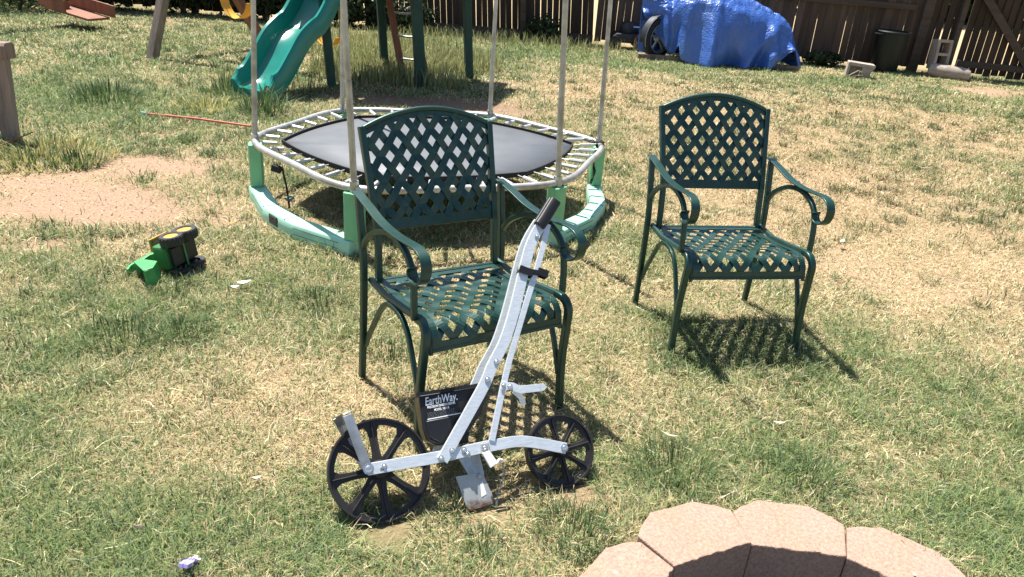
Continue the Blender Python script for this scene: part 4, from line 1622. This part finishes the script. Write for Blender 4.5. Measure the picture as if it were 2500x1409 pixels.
mb = MB().bar(fr_ + Z3 * -.03, fr_ + dr2 * (BZ + .05), .10, .09, side=(.9, -.4, 0))
obj('frame_leg', mb, M['red_wood'], sw, off=swb, bevel=.005)
beam_d = (bm1 - bm0).normalized()


def swing(loc, z, label, wdt=.40, sag=.27):
    t = thing('swing', label, 'swing', (loc.x, loc.y, 0), group='yellow belt swings')
    pts = [beam_d * (wdt / 2 * math.sin(a)) + Vector((0, 0, z + sag * (1 - math.cos(a * .92)) * 1.0)) for a in [(-1 + i / 6) * 1.35 for i in range(13)]]
    pv = Vector((-beam_d.y, beam_d.x, 0))
    obj('belt_seat', MB().strip(pts, pv, .13, .008), M['yellow'], t, smooth=True, bevel=.002)
    for e in (pts[0], pts[-1]):
        mb = MB().tube([e + Z3 * -.01, e.lerp(e + Z3 * BZ, .3), Vector((e.x * 1.15, e.y * 1.15, BZ - .07))], .007, 6)
        obj('chain', mb, M['rope'], t, smooth=True)
    return t


swing(AtY(582, 43, 9.17), AtY(582, 45, 9.17).z, 'yellow belt swing hanging beside the A frame leg, left of the slide')
swing(AtY(803, 108, 8.72), AtY(803, 110, 8.72).z, 'yellow belt swing half hidden behind the slide and a green post', wdt=.30, sag=.14)
# see-saw whose low end shows at upper left
gl = Vector((-5.95, 10.45, 0))
gs = thing('seesaw', 'red brown wooden seesaw seat near the ground at the top left', 'seesaw', gl)
rotg = Matrix.Rotation(R(-20), 3, 'Z') @ Matrix.Rotation(R(7), 3, 'Y')
zc = .19
cq = Vector((0, 0, zc))
for nm, off_, sz in (('seat_board', (0, 0, 0), (.74, .34, .03)), ('side_board', (-.24, -.17, .09), (.46, .03, .15)), ('side_board', (.06, .17, .10), (.78, .03, .15))):
    mb = MB().box(cq + rotg @ Vector(off_), sz, rotg)
    obj(nm, mb, M['red_wood'], gs, bevel=.004)
piv = Vector((-6.75, 9.6, 0)) - gl
mb = MB().bar(cq + rotg @ Vector((-.18, .02, .03)), piv + Vector((-.15, -.17, 1.25)), .10, .09)
obj('arm', mb, M['red_wood'], gs, bevel=.004)
mb = MB().bar(piv + Vector((0, 0, -.05)), piv + Vector((0, 0, 1.02)), .12, .12, side=(1, 0, 0))
obj('pivot_post', mb, M['red_wood'], gs, bevel=.004)

# sawhorse at the left edge
sh = Vector((-3.75, 5.25, 0))
saw = thing('sawhorse', 'weathered grey timber sawhorse cut off by the left edge', 'sawhorse', sh)
bt = AtY(17, 124, 5.2)
mb = MB().prism([(-.055, -.052), (.055, -.052), (.055, .035), (.035, .055), (-.035, .055), (-.055, .035)], bt + Vector((.02, 0, 0)), Y3, Z3, X3, -1.3, 0.0)
obj('top_beam', mb, M['brown_wood'], saw, off=sh, bevel=.004)
ft = G(28, 342)
for (dx, dy) in ((0, 0), (-.5, .6), (-1.1, 0), (-1.3, .6)):
    foot = Vector((ft.x + dx, ft.y + dy, -.02))
    tp_ = Vector((bt.x - .055 + dx * .85, bt.y + (.0 if dy == 0 else .1), bt.z - .03))
    mb = MB().bar(foot, tp_, .105, .05, side=(1, 0, 0))
    obj('leg', mb, M['grey_wood'], saw, off=sh, bevel=.004)
mb = MB().bar(Vector((ft.x - 1.0, ft.y + .02, .10)), Vector((ft.x + .0, ft.y + .02, .10)), .09, .035)
obj('stretcher', mb, M['grey_wood'], saw, off=sh, bevel=.004)
cd = G(10, 365)
rc = obj('red_rod', MB().tube([Vector((-.3, -.25, .0)), Vector((0, 0, .035)), Vector((.14, .12, .10))], .0045, 6), M['red_wood'], smooth=True)
rc.location = cd
tag(rc, 'thin dull red rod lying under the sawhorse at the left edge', 'rod')

# orange red pole lying on the lawn
pa, pb_ = G(345, 276, .02), G(612, 308, .03)
po = thing('red_pole', 'long orange red pole lying on the grass left of the trampoline', 'pole', (pa.x, pa.y, 0))
obj('shaft', MB().tube([pa.lerp(pb_, .05), pa.lerp(pb_, .5) + Vector((0, 0, .008)), pb_], .009, 8), M['orange_red'], po, off=Vector((pa.x, pa.y, 0)), smooth=True)
obj('tip', MB().tube([pa, pa.lerp(pb_, .05)], .014, 8), M['teal'], po, off=Vector((pa.x, pa.y, 0)), smooth=True)

# ------------------------------------------------------------------ tarp-covered motorcycle, mower, bin, blocks
TX0, TX1, TY = 1.62, 3.90, 12.12


def lerp1(x, T):
    for (a, b), (c, d) in zip(T, T[1:]):
        if x <= c:
            return b + (d - b) * (x - a) / (c - a)
    return T[-1][1]


RIDGE = [(0, .80), (.06, .84), (.12, .84), (.17, .80), (.20, .92), (.26, 1.02), (.36, 1.06), (.5, 1.05), (.6, .98), (.7, .90), (.8, .80), (.9, .70), (.96, .56), (1.0, .34), (1.06, .12)]
HEM = [(0, .60), (.05, .48), (.09, .36), (.14, .22), (.19, .10), (.215, .12), (.23, .24), (.245, .06), (.3, .02), (.5, .0), (.7, .0), (.82, .04), (.88, .10), (.93, .26), (.97, .30), (1.0, .16), (1.03, .03), (1.06, .01)]
DEP = [(0, .06), (.06, .12), (.14, .20), (.19, .24), (.24, .38), (.4, .44), (.6, .42), (.8, .36), (.92, .24), (1.0, .12), (1.06, .05)]
NX_, NT = 170, 80
vs = []
for i in range(NX_ + 1):
    s = 1.06 * i / NX_
    hr, hh, dd = lerp1(s, RIDGE), lerp1(s, HEM), lerp1(s, DEP)
    # the sheet slopes off a wide saddle, then hangs steeply
    sh_y, sh_z = dd * .72, hr - (.16 + .16 * min(1, s)) * min(1, hr)
    for j in range(NT + 1):
        t = j / NT * 2 - 1                      # -1 front hem, 0 ridge, 1 back hem
        at = abs(t)
        hb = min(hh, sh_z - .02) if t < 0 else .05
        if at < .40:
            q = at / .40
            y, z = sh_y * q, hr - (hr - sh_z) * q ** 1.7
        else:
            q = (at - .40) / .60
            y = sh_y + (dd - sh_y) * (math.sin(q * PI * .62) * .9)
            z = sh_z - (sh_z - hb) * q
        hang = max(0, (at - .3) / .7)
        y *= math.copysign(1, t)
        fold = (.075 * math.sin(s * 30 + 2.0 * at + 2.0 * math.sin(s * 8)) * hang ** 1.1 + .085 * math.sin(s * 12 + 1 + at * 2.4) * hang) * (1 if t < 0 else .4)
        diag = .040 * (1 - abs(2 * ((s * 5.5 + at * 1.1) % 1) - 1)) * hang
        for (s0, s1, am, wd_) in ((.30, .245, .06, .030), (.36, .42, .05, .035), (.47, .40, .065, .035), (.52, .63, .05, .04), (.93, .66, .075, .040), (.80, .86, .05, .03), (.12, .16, .04, .02)):
            dl0 = (s - (s0 + (s1 - s0) * at)) / wd_
            diag += am * math.exp(-dl0 * dl0) * min(1, at * 1.6)
        big = .07 * (float(fbm(s * 3.0, t * 1.6, 2.0, 101)) - .5)
        cq = float(vnoise(s * 5, t * 3, 1, 151))
        cw_ = max(0, min(1, (1.1 - at * 1.7) + (cq - .55) * 1.2))
        crum = (.050 * abs(float(vnoise(s * 17, t * 7 + s * 8, 1, 121)) - .5) + .030 * abs(float(vnoise(s * 40, t * 16 - s * 14, 1, 131)) - .5)) * (.10 + .95 * cw_)
        y += (fold + diag - big) * (-1 if t < 0 else 1) - crum * (1 if t < .2 else -1)
        z += big * .8 * (1 - at) + crum * (1 - at)
        if j in (0, NT):
            z += .012 * math.sin(s * 60)
        xx = (TX1 - TX0) * s - .06 * (1 - at) * (s < .1) + .10 * at * (s - .5) * .3
        vs.append(Vector((xx, y, max(z, .006))))
fs = [(i * (NT + 1) + j, (i + 1) * (NT + 1) + j, (i + 1) * (NT + 1) + j + 1, i * (NT + 1) + j + 1) for i in range(NX_) for j in range(NT)]
mb = MB().add(vs, fs)
tarp = obj('tarpaulin', mb, M['tarp'], smooth='full')
tarp.location = (TX0, TY, 0)
so = tarp.modifiers.new('sol', 'SOLIDIFY')
so.thickness = .003
tag(tarp, 'crumpled bright blue tarpaulin draped over a parked motorcycle', 'tarp')
# motorcycle below
mo_ = thing('motorcycle', 'motorcycle hidden under the blue tarp with its front wheel showing', 'motorcycle', (1.9, 12.05, 0))


def moto_wheel(c, ang, rad, par):
    ax = Vector((math.sin(ang), -math.cos(ang), 0))       # axle
    ty = MB().lathe([(rad - .085, -.035), (rad - .03, -.052), (rad - .005, -.035), (rad, 0), (rad - .005, .035), (rad - .03, .052), (rad - .085, .035)], 40, c, ax, closed=True)
    w = obj('wheel', ty, M['rubber'], par, smooth=True)
    ri = MB().lathe([(rad - .088, -.036), (rad - .078, -.044), (rad - .092, -.044), (rad - .105, -.030), (rad - .105, .030), (rad - .092, .044), (rad - .078, .044), (rad - .088, .036)], 40, c, ax, closed=True)
    e1 = ax.orthogonal().normalized()
    e2 = ax.cross(e1)
    for i in range(5):
        a = 2 * PI * i / 5 + .3
        d = e1 * math.cos(a) + e2 * math.sin(a)
        ri.bar(c + d * .04, c + d * (rad - .10), .03, .024, side=ax)
    obj('rim', ri, M['rim'], w, smooth=True)
    hb = MB().lathe([(.01, -.06), (.05, -.055), (.055, 0), (.05, .055), (.01, .06)], 18, c, ax)
    obj('hub', hb, M['rim'], w, smooth=True)
    return w, ax


cw = Vector((-.03, .0, .29))
w_, ax_ = moto_wheel(cw, R(38), .29, mo_)
moto_wheel(Vector((1.38, .02, .29)), R(0), .29, mo_)
fd = Vector((math.cos(R(38)), math.sin(R(38)), 0))
fe = MB()
fe.strip([cw + fd * (.335 * math.cos(a)) + Vector((0, 0, .335 * math.sin(a))) for a in [R(90 + i * 9) for i in range(12)]], ax_, .10, .006)
fdo = obj('fender', fe, M['dark'], mo_, smooth=True)
fe2 = MB().tube([cw + ax_ * .066 + fd * (.337 * math.cos(a)) + Vector((0, 0, .337 * math.sin(a))) for a in [R(118 + i * 8) for i in range(11)]], .007, 6)
obj('edge_trim', fe2, M['rim'], fdo, smooth=True)
fk = MB()
for s_ in (-1, 1):
    fk.tube([cw + ax_ * .06 * s_, Vector((.34, ax_.y * .06 * s_, .74))], .022, 8)
obj('fork', fk, M['dark'], mo_, smooth=True)
bd = MB().box((.75, 0, .42), (.6, .26, .36))
bd.box((.62, 0, .70), (.5, .24, .2))
bd.box((1.05, 0, .68), (.6, .22, .1))
obj('body', bd, M['dark'], mo_, bevel=.04)
hbz = MB().tube([Vector((.40, -.2, .80)), Vector((.38, 0, .80)), Vector((.40, .2, .80))], .014, 6)
obj('handlebar', hbz, M['dark'], mo_, smooth=True)
ex_ = MB().tube([Vector((.9, -.10, .30)), Vector((1.4, -.11, .28)), Vector((1.80, -.11, .28))], [.03, .045, .045], 10)
obj('exhaust', ex_, M['dark'], mo_, smooth=True)
# long plank in the grass in front of it
pa_, pb2 = G(1556, 144), G(1946, 173)
mb = MB().bar(Vector((0, 0, .05)), Vector((pb2.x - pa_.x, pb2.y - pa_.y, .04)), .06, .09)
plk = obj('wooden_plank', mb, M['brown_wood'], bevel=.003)
plk.location = (pa_.x, pa_.y, 0)
tag(plk, 'long narrow timber plank lying on the grass before the blue tarp', 'plank')
# dark mower in the shade
mw0 = G(1532, 118)
mw = thing('lawn_mower', 'dark lawn mower with red wheel trim in the shade left of the tarp', 'lawn mower', (mw0.x, mw0.y, 0))
db = MB().prism([(-.26, .10), (.26, .10), (.28, .17), (.24, .24), (-.22, .24), (-.28, .17)], (0, 0, 0), X3, Z3, Y3, -.22, .22)
obj('deck', db, M['dark'], mw, bevel=.02)
eng = MB().lathe([(.13, .24), (.14, .30), (.14, .36), (.11, .40), (.03, .41)], 18, (-.02, 0, 0))
eng.box((.12, 0, .33), (.16, .12, .12))
obj('engine', eng, M['dark'], mw, smooth=True)
for (wx, wy, rr) in ((-.24, -.25, .10), (.17, -.25, .14), (-.24, .25, .10), (.17, .25, .14)):
    ty = MB().lathe([(rr - .03, -.025), (rr, -.025), (rr, .025), (rr - .03, .025)], 24, (wx, wy, rr), (0, 1, 0), closed=True)
    wh = obj('wheel', ty, M['rubber'], mw, smooth=True)
    hc = MB().lathe([(.01, -.03), (rr - .03, -.028), (rr - .03, .02), (.01, .02)], 20, (wx, wy, rr), (0, 1, 0))
    obj('hub', hc, M['dark'], wh, smooth=True)
    if rr > .12:
        rg = MB().lathe([(rr - .032, -.034), (rr - .022, -.034), (rr - .022, -.026), (rr - .032, -.026)], 24, (wx, wy, rr), (0, 1, 0), closed=True)
        obj('trim', rg, M['red_plastic'], wh)
hd = MB()
for s_ in (-1, 1):
    hd.tube([Vector((.2, .18 * s_, .2)), Vector((.75, .19 * s_, .75))], .012, 6)
hd.tube([Vector((.75, -.19, .75)), Vector((.75, .19, .75))], .012, 6)
obj('handle', hd, M['dark'], mw, smooth=True)
obj('bar', MB().bar(Vector((.02, -.26, .36)), Vector((.20, -.26, .36)), .02, .02), M['steel'], mw)

bn = Vector((5.56, 12.70, 0))
bin_ = thing('waste_bin', 'dark green open waste bin standing against the fence at right', 'bin', (bn.x, bn.y, 0))
bb = MB().lathe([(.0001, .0), (.185, .0), (.195, .02), (.235, .58), (.222, .58), (.18, .04), (.0001, .03)], 32)
obj('body', bb, M['bin'], bin_, smooth=True)
bb = MB().lathe([(.236, .575), (.252, .58), (.256, .605), (.246, .618), (.226, .612), (.224, .585)], 32, closed=True)
obj('rim', bb, M['bin'], bin_, smooth=True)
for a in (R(200), R(20)):
    d = Vector((math.cos(a), math.sin(a), 0))
    q = Vector((-d.y, d.x, 0))
    obj('handle', MB().tube([d * .245 - q * .07 + Z3 * .57, d * .29 - q * .05 + Z3 * .565, d * .29 + q * .05 + Z3 * .565, d * .245 + q * .07 + Z3 * .57], .012, 6), M['bin'], bin_, smooth=True)


def cblock(mb, w, h, d, o, ex, ey, ez, t=.032):
    """hollow two-core block: outline w x h, depth d along ez"""
    hw_, hh_ = w / 2, h / 2
    def bx(a0, a1, b0, b1):
        mb.prism([(a0, b0), (a1, b0), (a1, b1), (a0, b1)], o, ex, ey, ez, 0, d)
    bx(-hw_, -hw_ + t, -hh_, hh_)
    bx(hw_ - t, hw_, -hh_, hh_)
    for b in (-hh_, -t / 2, hh_ - t):
        bx(-hw_ + t, hw_ - t, b, b + t)


ub = Vector((6.36, 12.55, 0))
u0 = thing('concrete_block', 'hollow concrete block standing on end before the gate post', 'concrete block', (ub.x, ub.y, .12), rot=(R(-6), R(0), R(4)), group='concrete blocks by the gate')
mb = MB()
cblock(mb, .24, .44, .19, Vector((0, .19, .22)), X3, Z3, -Y3, .045)
obj('body', mb, M['concrete'], u0, bevel=.006)
lbk = G(2095, 190)
u1 = thing('concrete_block', 'pale concrete block lying on its side in the sunny grass left of the bin', 'concrete block', (lbk.x, lbk.y, 0), rot=(0, 0, R(-14)), group='concrete blocks by the gate')
mb = MB()
# one core open towards the viewer at left, waisted web at right
for pl_ in ([(-.19, .185), (.18, .165), (.185, .205), (.17, .215), (-.18, .235), (-.19, .225)], [(-.20, 0), (-.165, 0), (-.155, .184), (-.19, .1845)], [(-.165, .0), (.01, .0), (.01, .028), (-.163, .028)],
            [(.0101, .0), (.215, .0), (.215, .022), (.15, .045), (.135, .09), (.145, .13), (.178, .1645), (.0101, .174)]):
    mb.prism(pl_, (0, -.1, -.01), X3, Z3, Y3, 0, .19)
mb.prism([(-.16, .03), (.0, .03), (.0, .18), (-.155, .184)], (0, .02, -.01), X3, Z3, Y3, 0, .03)
obj('body', mb, M['concrete'], u1, bevel=.008)
mb = MB().tube([Vector((-.22, -.15, .03)), Vector((-.08, -.14, .12)), Vector((-.02, -.13, .10))], .006, 5)
mb.tube([Vector((-.25, -.16, .01)), Vector((-.1, -.15, .05)), Vector((0, -.14, .06))], .005, 5)
tw_ = obj('dry_twig', mb, M['dryleaf'], smooth=True)
tw_.location = (lbk.x, lbk.y, 0)
tag(tw_, 'bent dry twig lying against the open side of the pale block', 'twig')
lg0 = G(2268, 188)
lg1 = G(2376, 203)
la_, lb2 = Vector((lg0.x, lg0.y + .1, .10)), Vector((lg1.x, lg1.y + .15, .085))
mb = MB().tube([la_.lerp(lb2, t) for t in (0, .02, .1, .3, .6, .9, .98, 1)], [.05, .085, .105, .11, .11, .10, .08, .05], 14)
lgo = obj('grey_log', mb, M['concrete'], off=Vector((la_.x, la_.y, 0)), smooth=True)
lgo.location = (la_.x, la_.y, 0)
tag(lgo, 'pale grey rounded log lying at the foot of the gate', 'log')

# ------------------------------------------------------------------ fire pit ring
NBK = 12
ORDER = {3: 'topmost pinkish wall block of the fire ring, without a pebble on it', 4: 'pinkish wall block of the fire ring with a white pebble mark on it',
         2: 'pinkish wall block of the fire ring sloping down at the right', 5: 'pinkish wall block of the fire ring cut off at its lower left end', 1: 'pinkish wall block of the fire ring at the far lower right'}
rb3 = random.Random(5)
for i in range(NBK):
    ac = R(86.2 + (i - 3) * 29.6) if i < 8 else R(86.2 + (i - 3) * 30.2)
    if math.sin(ac) < -.2:
        continue
    hw2 = R(14.72)
    ri, ro, re = .512, (.690 if i == 5 else .715), (.655 if i == 5 else .672)
    pl = []
    # faceted wedge: three straight faces outside, three inside, edges slightly chipped
    ends = [(ri + .010, -1), (ri - .003, -.36), (ri - .003, .36), (ri + .010, 1)]
    cor = [(r_ * math.cos(f * hw2), r_ * math.sin(f * hw2)) for r_, f in ends]
    for (p0, p1) in zip(cor, cor[1:]):
        for k_ in range(7):
            t_ = k_ / 7
            pl.append((p0[0] + (p1[0] - p0[0]) * t_ - .6 + rb3.uniform(-.0035, .0035), p0[1] + (p1[1] - p0[1]) * t_))
    pl.append((cor[-1][0] - .6, cor[-1][1]))
    ends = [(re - .012, .985), (re + .010, .80), (ro, .42), (ro, -.42), (re + .010, -.80), (re - .012, -.985)]
    cor = [(r_ * math.cos(f * hw2), r_ * math.sin(f * hw2)) for r_, f in ends]
    for (p0, p1) in zip(cor, cor[1:]):
        for k_ in range(4):
            t_ = k_ / 4
            pl.append((p0[0] + (p1[0] - p0[0]) * t_ - .6 + rb3.uniform(-.002, .002), p0[1] + (p1[1] - p0[1]) * t_))
    pl.append((cor[-1][0] - .6, cor[-1][1]))
    d = Vector((math.cos(ac), math.sin(ac), 0))
    q = Vector((-d.y, d.x, 0))
    z1 = .030 + rb3.uniform(-.006, .006) + (.012 if i == 4 else 0)
    mb = MB().prism(pl, (0, 0, 0), X3, Y3, Z3, -.21, z1)
    o = obj('wall_block', mb, M['paver'], bevel=.004)
    o.location = (PIT.x + d.x * .6, PIT.y + d.y * .6, 0)
    o.rotation_euler = (0, 0, ac + rb3.uniform(-.012, .012))
    tag(o, ORDER.get(i, 'pinkish wall block of the fire ring cut off by the bottom edge'), 'wall block', 'blocks of the round fire pit')
fl_ = MB().lathe([(.0001, -.16), (.2, -.165), (.5, -.175)], 32, (PIT.x, PIT.y, 0))
fo = obj('pit_ash', fl_, M['ash'])
tag(fo, kind='structure')

# ------------------------------------------------------------------ toy tractor on its side
tp = thing('toy_tractor', 'green toy tractor with yellow hubs tipped on its side in the grass', 'toy tractor')
F_ = Vector((-.33, -.94, -.06)).normalized()
L_ = Vector((-.04, .22, 1)).normalized()
L_ = (L_ - F_ * L_.dot(F_)).normalized()
U_ = F_.cross(L_)
tm = Matrix((F_, L_, U_)).transposed().to_4x4()
tg0 = G(463, 660)
tm.translation = Vector((tg0.x, tg0.y, .088))
tp.matrix_world = tm


def tb_box(name, c, s, matn, par=tp, bev=.004):
    return obj(name, MB().box(c, s), M[matn], par, bevel=bev)


tb_box('chassis', (-.005, 0, .030), (.15, .09, .022), 'toy_black')
tb_box('hood', (.045, 0, .078), (.100, .118, .076), 'toy_green', bev=.012)
tb_box('rear_body', (-.045, 0, .085), (.085, .128, .075), 'toy_green', bev=.012)
cabp = MB()
for fx in (-.07, .02):
    for ly in (-.05, .05):
        cabp.bar((fx, ly, .10), (fx - .004, ly * .95, .188), .009, .009)
cabp.bar((-.07, -.05, .135), (-.07, .05, .135), .009, .009)
obj('cab_frame', cabp, M['toy_black'], tp)
tb_box('roof', (-.026, 0, .190), (.115, .12, .010), 'toy_yellow')
tb_box('window_panel', (-.073, 0, .168), (.006, .085, .035), 'toy_yellow', bev=.001)
for (f_, l_, r_, w_) in ((-.040, .082, .056, .044), (.046, .084, .054, .042), (-.045, -.080, .056, .044), (.044, -.080, .052, .042)):
    c = Vector((f_, l_, .028))
    ty = MB().lathe([(r_ * .62, -w_ / 2), (r_ * .92, -w_ / 2), (r_, -w_ * .3), (r_, w_ * .3), (r_ * .92, w_ / 2), (r_ * .62, w_ / 2)], 28, c, (0, 1, 0), closed=True)
    for i in range(18):
        a = 2 * PI * i / 18
        d = Vector((math.cos(a), 0, math.sin(a)))
        q = Vector((-d.z, 0, d.x))
        ty.box(c + d * (r_ - .001), (1, 1, 1), Matrix((d * .004, q * .006, Y3 * w_ * .8)).transposed())
    w = obj('wheel', ty, M['toy_black'], tp, smooth=True)
    if l_ > 0:
        hb = MB().lathe([(.001, -w_ * .35), (r_ * .64, -w_ * .40), (r_ * .64, w_ * .40), (r_ * .4, w_ * .42), (.001, w_ * .46)], 24, c, (0, 1, 0))
    else:
        hb = MB().lathe([(.001, -w_ * .35), (r_ * .64, -w_ * .40), (r_ * .64, w_ * .1), (.001, w_ * .1)], 24, c, (0, 1, 0))
    obj('hub', hb, M['toy_yellow' if l_ > 0 else 'toy_black'], w, smooth=True)
obj('axle', MB().tube([Vector((.0, -.06, .012)), Vector((.0, .06, .014))], .004, 6), M['toy_light_green'], tp)
bp_ = Vector((.140, -.055, .045))
prof_ = [(.0, .0), (.05, -.03), (.078, -.02), (.08, -.012), (.05, -.018), (.012, .006), (.012, .062), (.026, .080), (.022, .088), (.0, .070)]
prof_ = [(a * 1.3, b * 1.3) for a, b in prof_]
end_ = [(a * 1.3, b * 1.3) for a, b in [(.0, .0), (.05, -.03), (.080, -.016), (.026, .084), (.0, .070)]]
bk = MB().prism(prof_, bp_, X3, Z3, Y3, -.066, .066)
bk.prism(end_, bp_, X3, Z3, Y3, -.070, -.064)
bk.prism(end_, bp_, X3, Z3, Y3, .064, .070)
obj('bucket', bk, M['toy_light_green'], tp, bevel=.002)
ar = MB().sweep([Vector((.01, .00, .11)), Vector((.07, -.01, .165)), Vector((.12, -.02, .175))], [(-.016, -.012), (.016, -.012), (.016, .012), (-.016, .012)], side=Vector((0, 1, 0)))
ar.sweep([Vector((.12, -.02, .175)), Vector((.165, -.03, .19)), Vector((.20, -.035, .175))], [(-.02, -.006), (.02, -.006), (.02, .006), (-.02, .006)], side=Vector((0, 1, 0)))
ar.bar((.13, -.02, .175), (.15, -.03, .14), .03, .012)
obj('loader_arm', ar, M['toy_light_green'], tp, bevel=.002)

# small lavender toy figure lying in the grass
fgp = G(463, 1395)
fg = thing('toy_figure', 'tiny lavender and white plastic toy figure lying in the bottom left grass', 'toy figure', (fgp.x, fgp.y, .028), rot=(R(-28), 0, R(-6)))
obj('torso', MB().prism([(-.013, 0), (.013, 0), (.009, .026), (-.009, .026)], (0, 0, 0), X3, Y3, Z3, -.004, .006), M['lavender'], fg, bevel=.001)
obj('belt', MB().box((0, -.004, .001), (.027, .008, .0115)), M['white_plastic'], fg, bevel=.001)
obj('legs', MB().box((-.0068, -.018, .001), (.0125, .02, .011)).box((.0068, -.018, .001), (.0125, .02, .011)), M['lavender'], fg, bevel=.001)
for s_ in (-1, 1):
    obj('arm', MB().bar((s_ * .011, .023, .001), (s_ * .0185, .004, .004), .007, .007), M['purple_dark'], fg, bevel=.0015)
obj('head', MB().lathe([(.001, .026), (.0075, .027), (.0085, .031), (.0085, .038), (.007, .041), (.001, .042)], 16, (0, 0, .001), (0, 1, 0)).tube([(-.009, .030, .001), (-.014, .036, .0)], .004, 6).tube([(.009, .030, .001), (.014, .036, .0)], .004, 6), M['white_plastic'], fg, smooth=True)
bt_ = MB()
for a in (-.004, .004):
    for b in (.011, .018):
        bt_.lathe([(.0016, 0), (.0016, .001), (.0001, .0012)], 8, (a, b, .006))
obj('button', bt_, M['purple_dark'], fg)


# scraps and leaves
def leaf(name, px, py, ln, wd, rz, matn, label, cat, z=.03, curl=.15, group=None):
    p = G(px, py)
    vs, fs = [], []
    n_ = 8
    for i in range(n_ + 1):
        t = i / n_
        w_ = wd / 2 * math.sin(PI * min(max(t, .02), .98)) ** .7
        x = ln * (t - .5)
        zc_ = curl * ln * (t - .5) ** 2 * 4
        vs += [(x, -w_, zc_ + .25 * w_), (x, 0, zc_), (x, w_, zc_ + .25 * w_)]
    for i in range(n_):
        a = i * 3
        fs += [(a, a + 3, a + 4, a + 1), (a + 1, a + 4, a + 5, a + 2)]
    o = obj(name, MB().add(vs, fs), M[matn], smooth='full')
    s_ = o.modifiers.new('sol', 'SOLIDIFY')
    s_.thickness = .0012
    o.location = (p.x, p.y, z)
    o.rotation_euler = (random.uniform(-.2, .2), random.uniform(-.2, .2), rz)
    return tag(o, label, cat, group)


leaf('paper_scrap', 598, 708, .062, .034, .15, 'paper', 'white paper scrap on the lawn right of the toy tractor', 'scrap', z=.035)
leaf('paper_scrap', 576, 716, .04, .02, -.1, 'paper', 'smaller white scrap tucked beside the paper scrap right of the toy tractor', 'scrap', z=.03)
leaf('dry_leaf', 2052, 607, .05, .03, .9, 'dryleaf', 'pale round leaf on dry grass to the right of the empty chair', 'leaf', z=.045)
leaf('dry_leaf', 2250, 425, .12, .025, -.5, 'dryleaf', 'long pale leaf on the brown lawn far right of the empty chair', 'leaf', z=.05)
leaf('dry_leaf', 1897, 1056, .042, .018, -.3, 'dryleaf', 'pale leaf lying in the grass above the right half of the fire ring', 'leaf', z=.04)
leaf('dry_leaf', 1612, 703, .05, .014, -.9, 'dryleaf', 'pale leaf lying between the front legs of the empty chair', 'leaf', z=.04)
leaf('dry_leaf', 630, 1190, .03, .014, .1, 'dryleaf', 'small white leaf on the lawn left of the big seeder wheel', 'leaf', z=.035)
leaf('dry_leaf', 1630, 1083, .06, .008, -.35, 'dryleaf', 'thin straw coloured leaf right of the small seeder wheel', 'leaf', z=.035)
leaf('dry_leaf', 1245, 775 - 700, .12, .05, .3, 'dryleaf', 'pale scrap of leaf in the far grass beside the ladder', 'leaf', z=.06)
leaf('yellow_scrap', 566, 563, .035, .014, .5, 'toy_yellow', 'small yellow scrap on the lawn left of the mint green trampoline bar', 'scrap', z=.04)
leaf('bark_chip', 343, 1312, .030, .012, .05, 'bark', 'dark bark chip in the bottom left grass above the toy figure', 'chip', z=.032)
rt_ = G(1180, 483)
rd = obj('red_scrap', MB().prism([(-.05, 0), (.05, .01), (.045, .03), (-.02, .025)], (0, 0, .05), X3, Z3, Y3, -.02, .02), M['red_plastic'], bevel=.004)
rd.location = (rt_.x, rt_.y, 0)
tag(rd, 'red plastic scrap on the shaded grass under the trampoline', 'scrap')
for (px, py, r_, lab) in ((1638, 1295, .005, 'small white pebble on the upper left fire ring block'), (1503, 1398, .007, 'white pebble on the lowest left fire ring block'), (2233, 1402, .005, 'white pebble on the right hand fire ring block')):
    p = G(px, py, .036)
    o = obj('pebble', MB().lathe([(.0001, 0), (r_ * .8, .0006), (r_ * .6, .0014), (.0001, .002)], 10), M['paper'], smooth=True)
    o.location = p
    tag(o, lab, 'pebble', 'white pebbles on the fire ring')
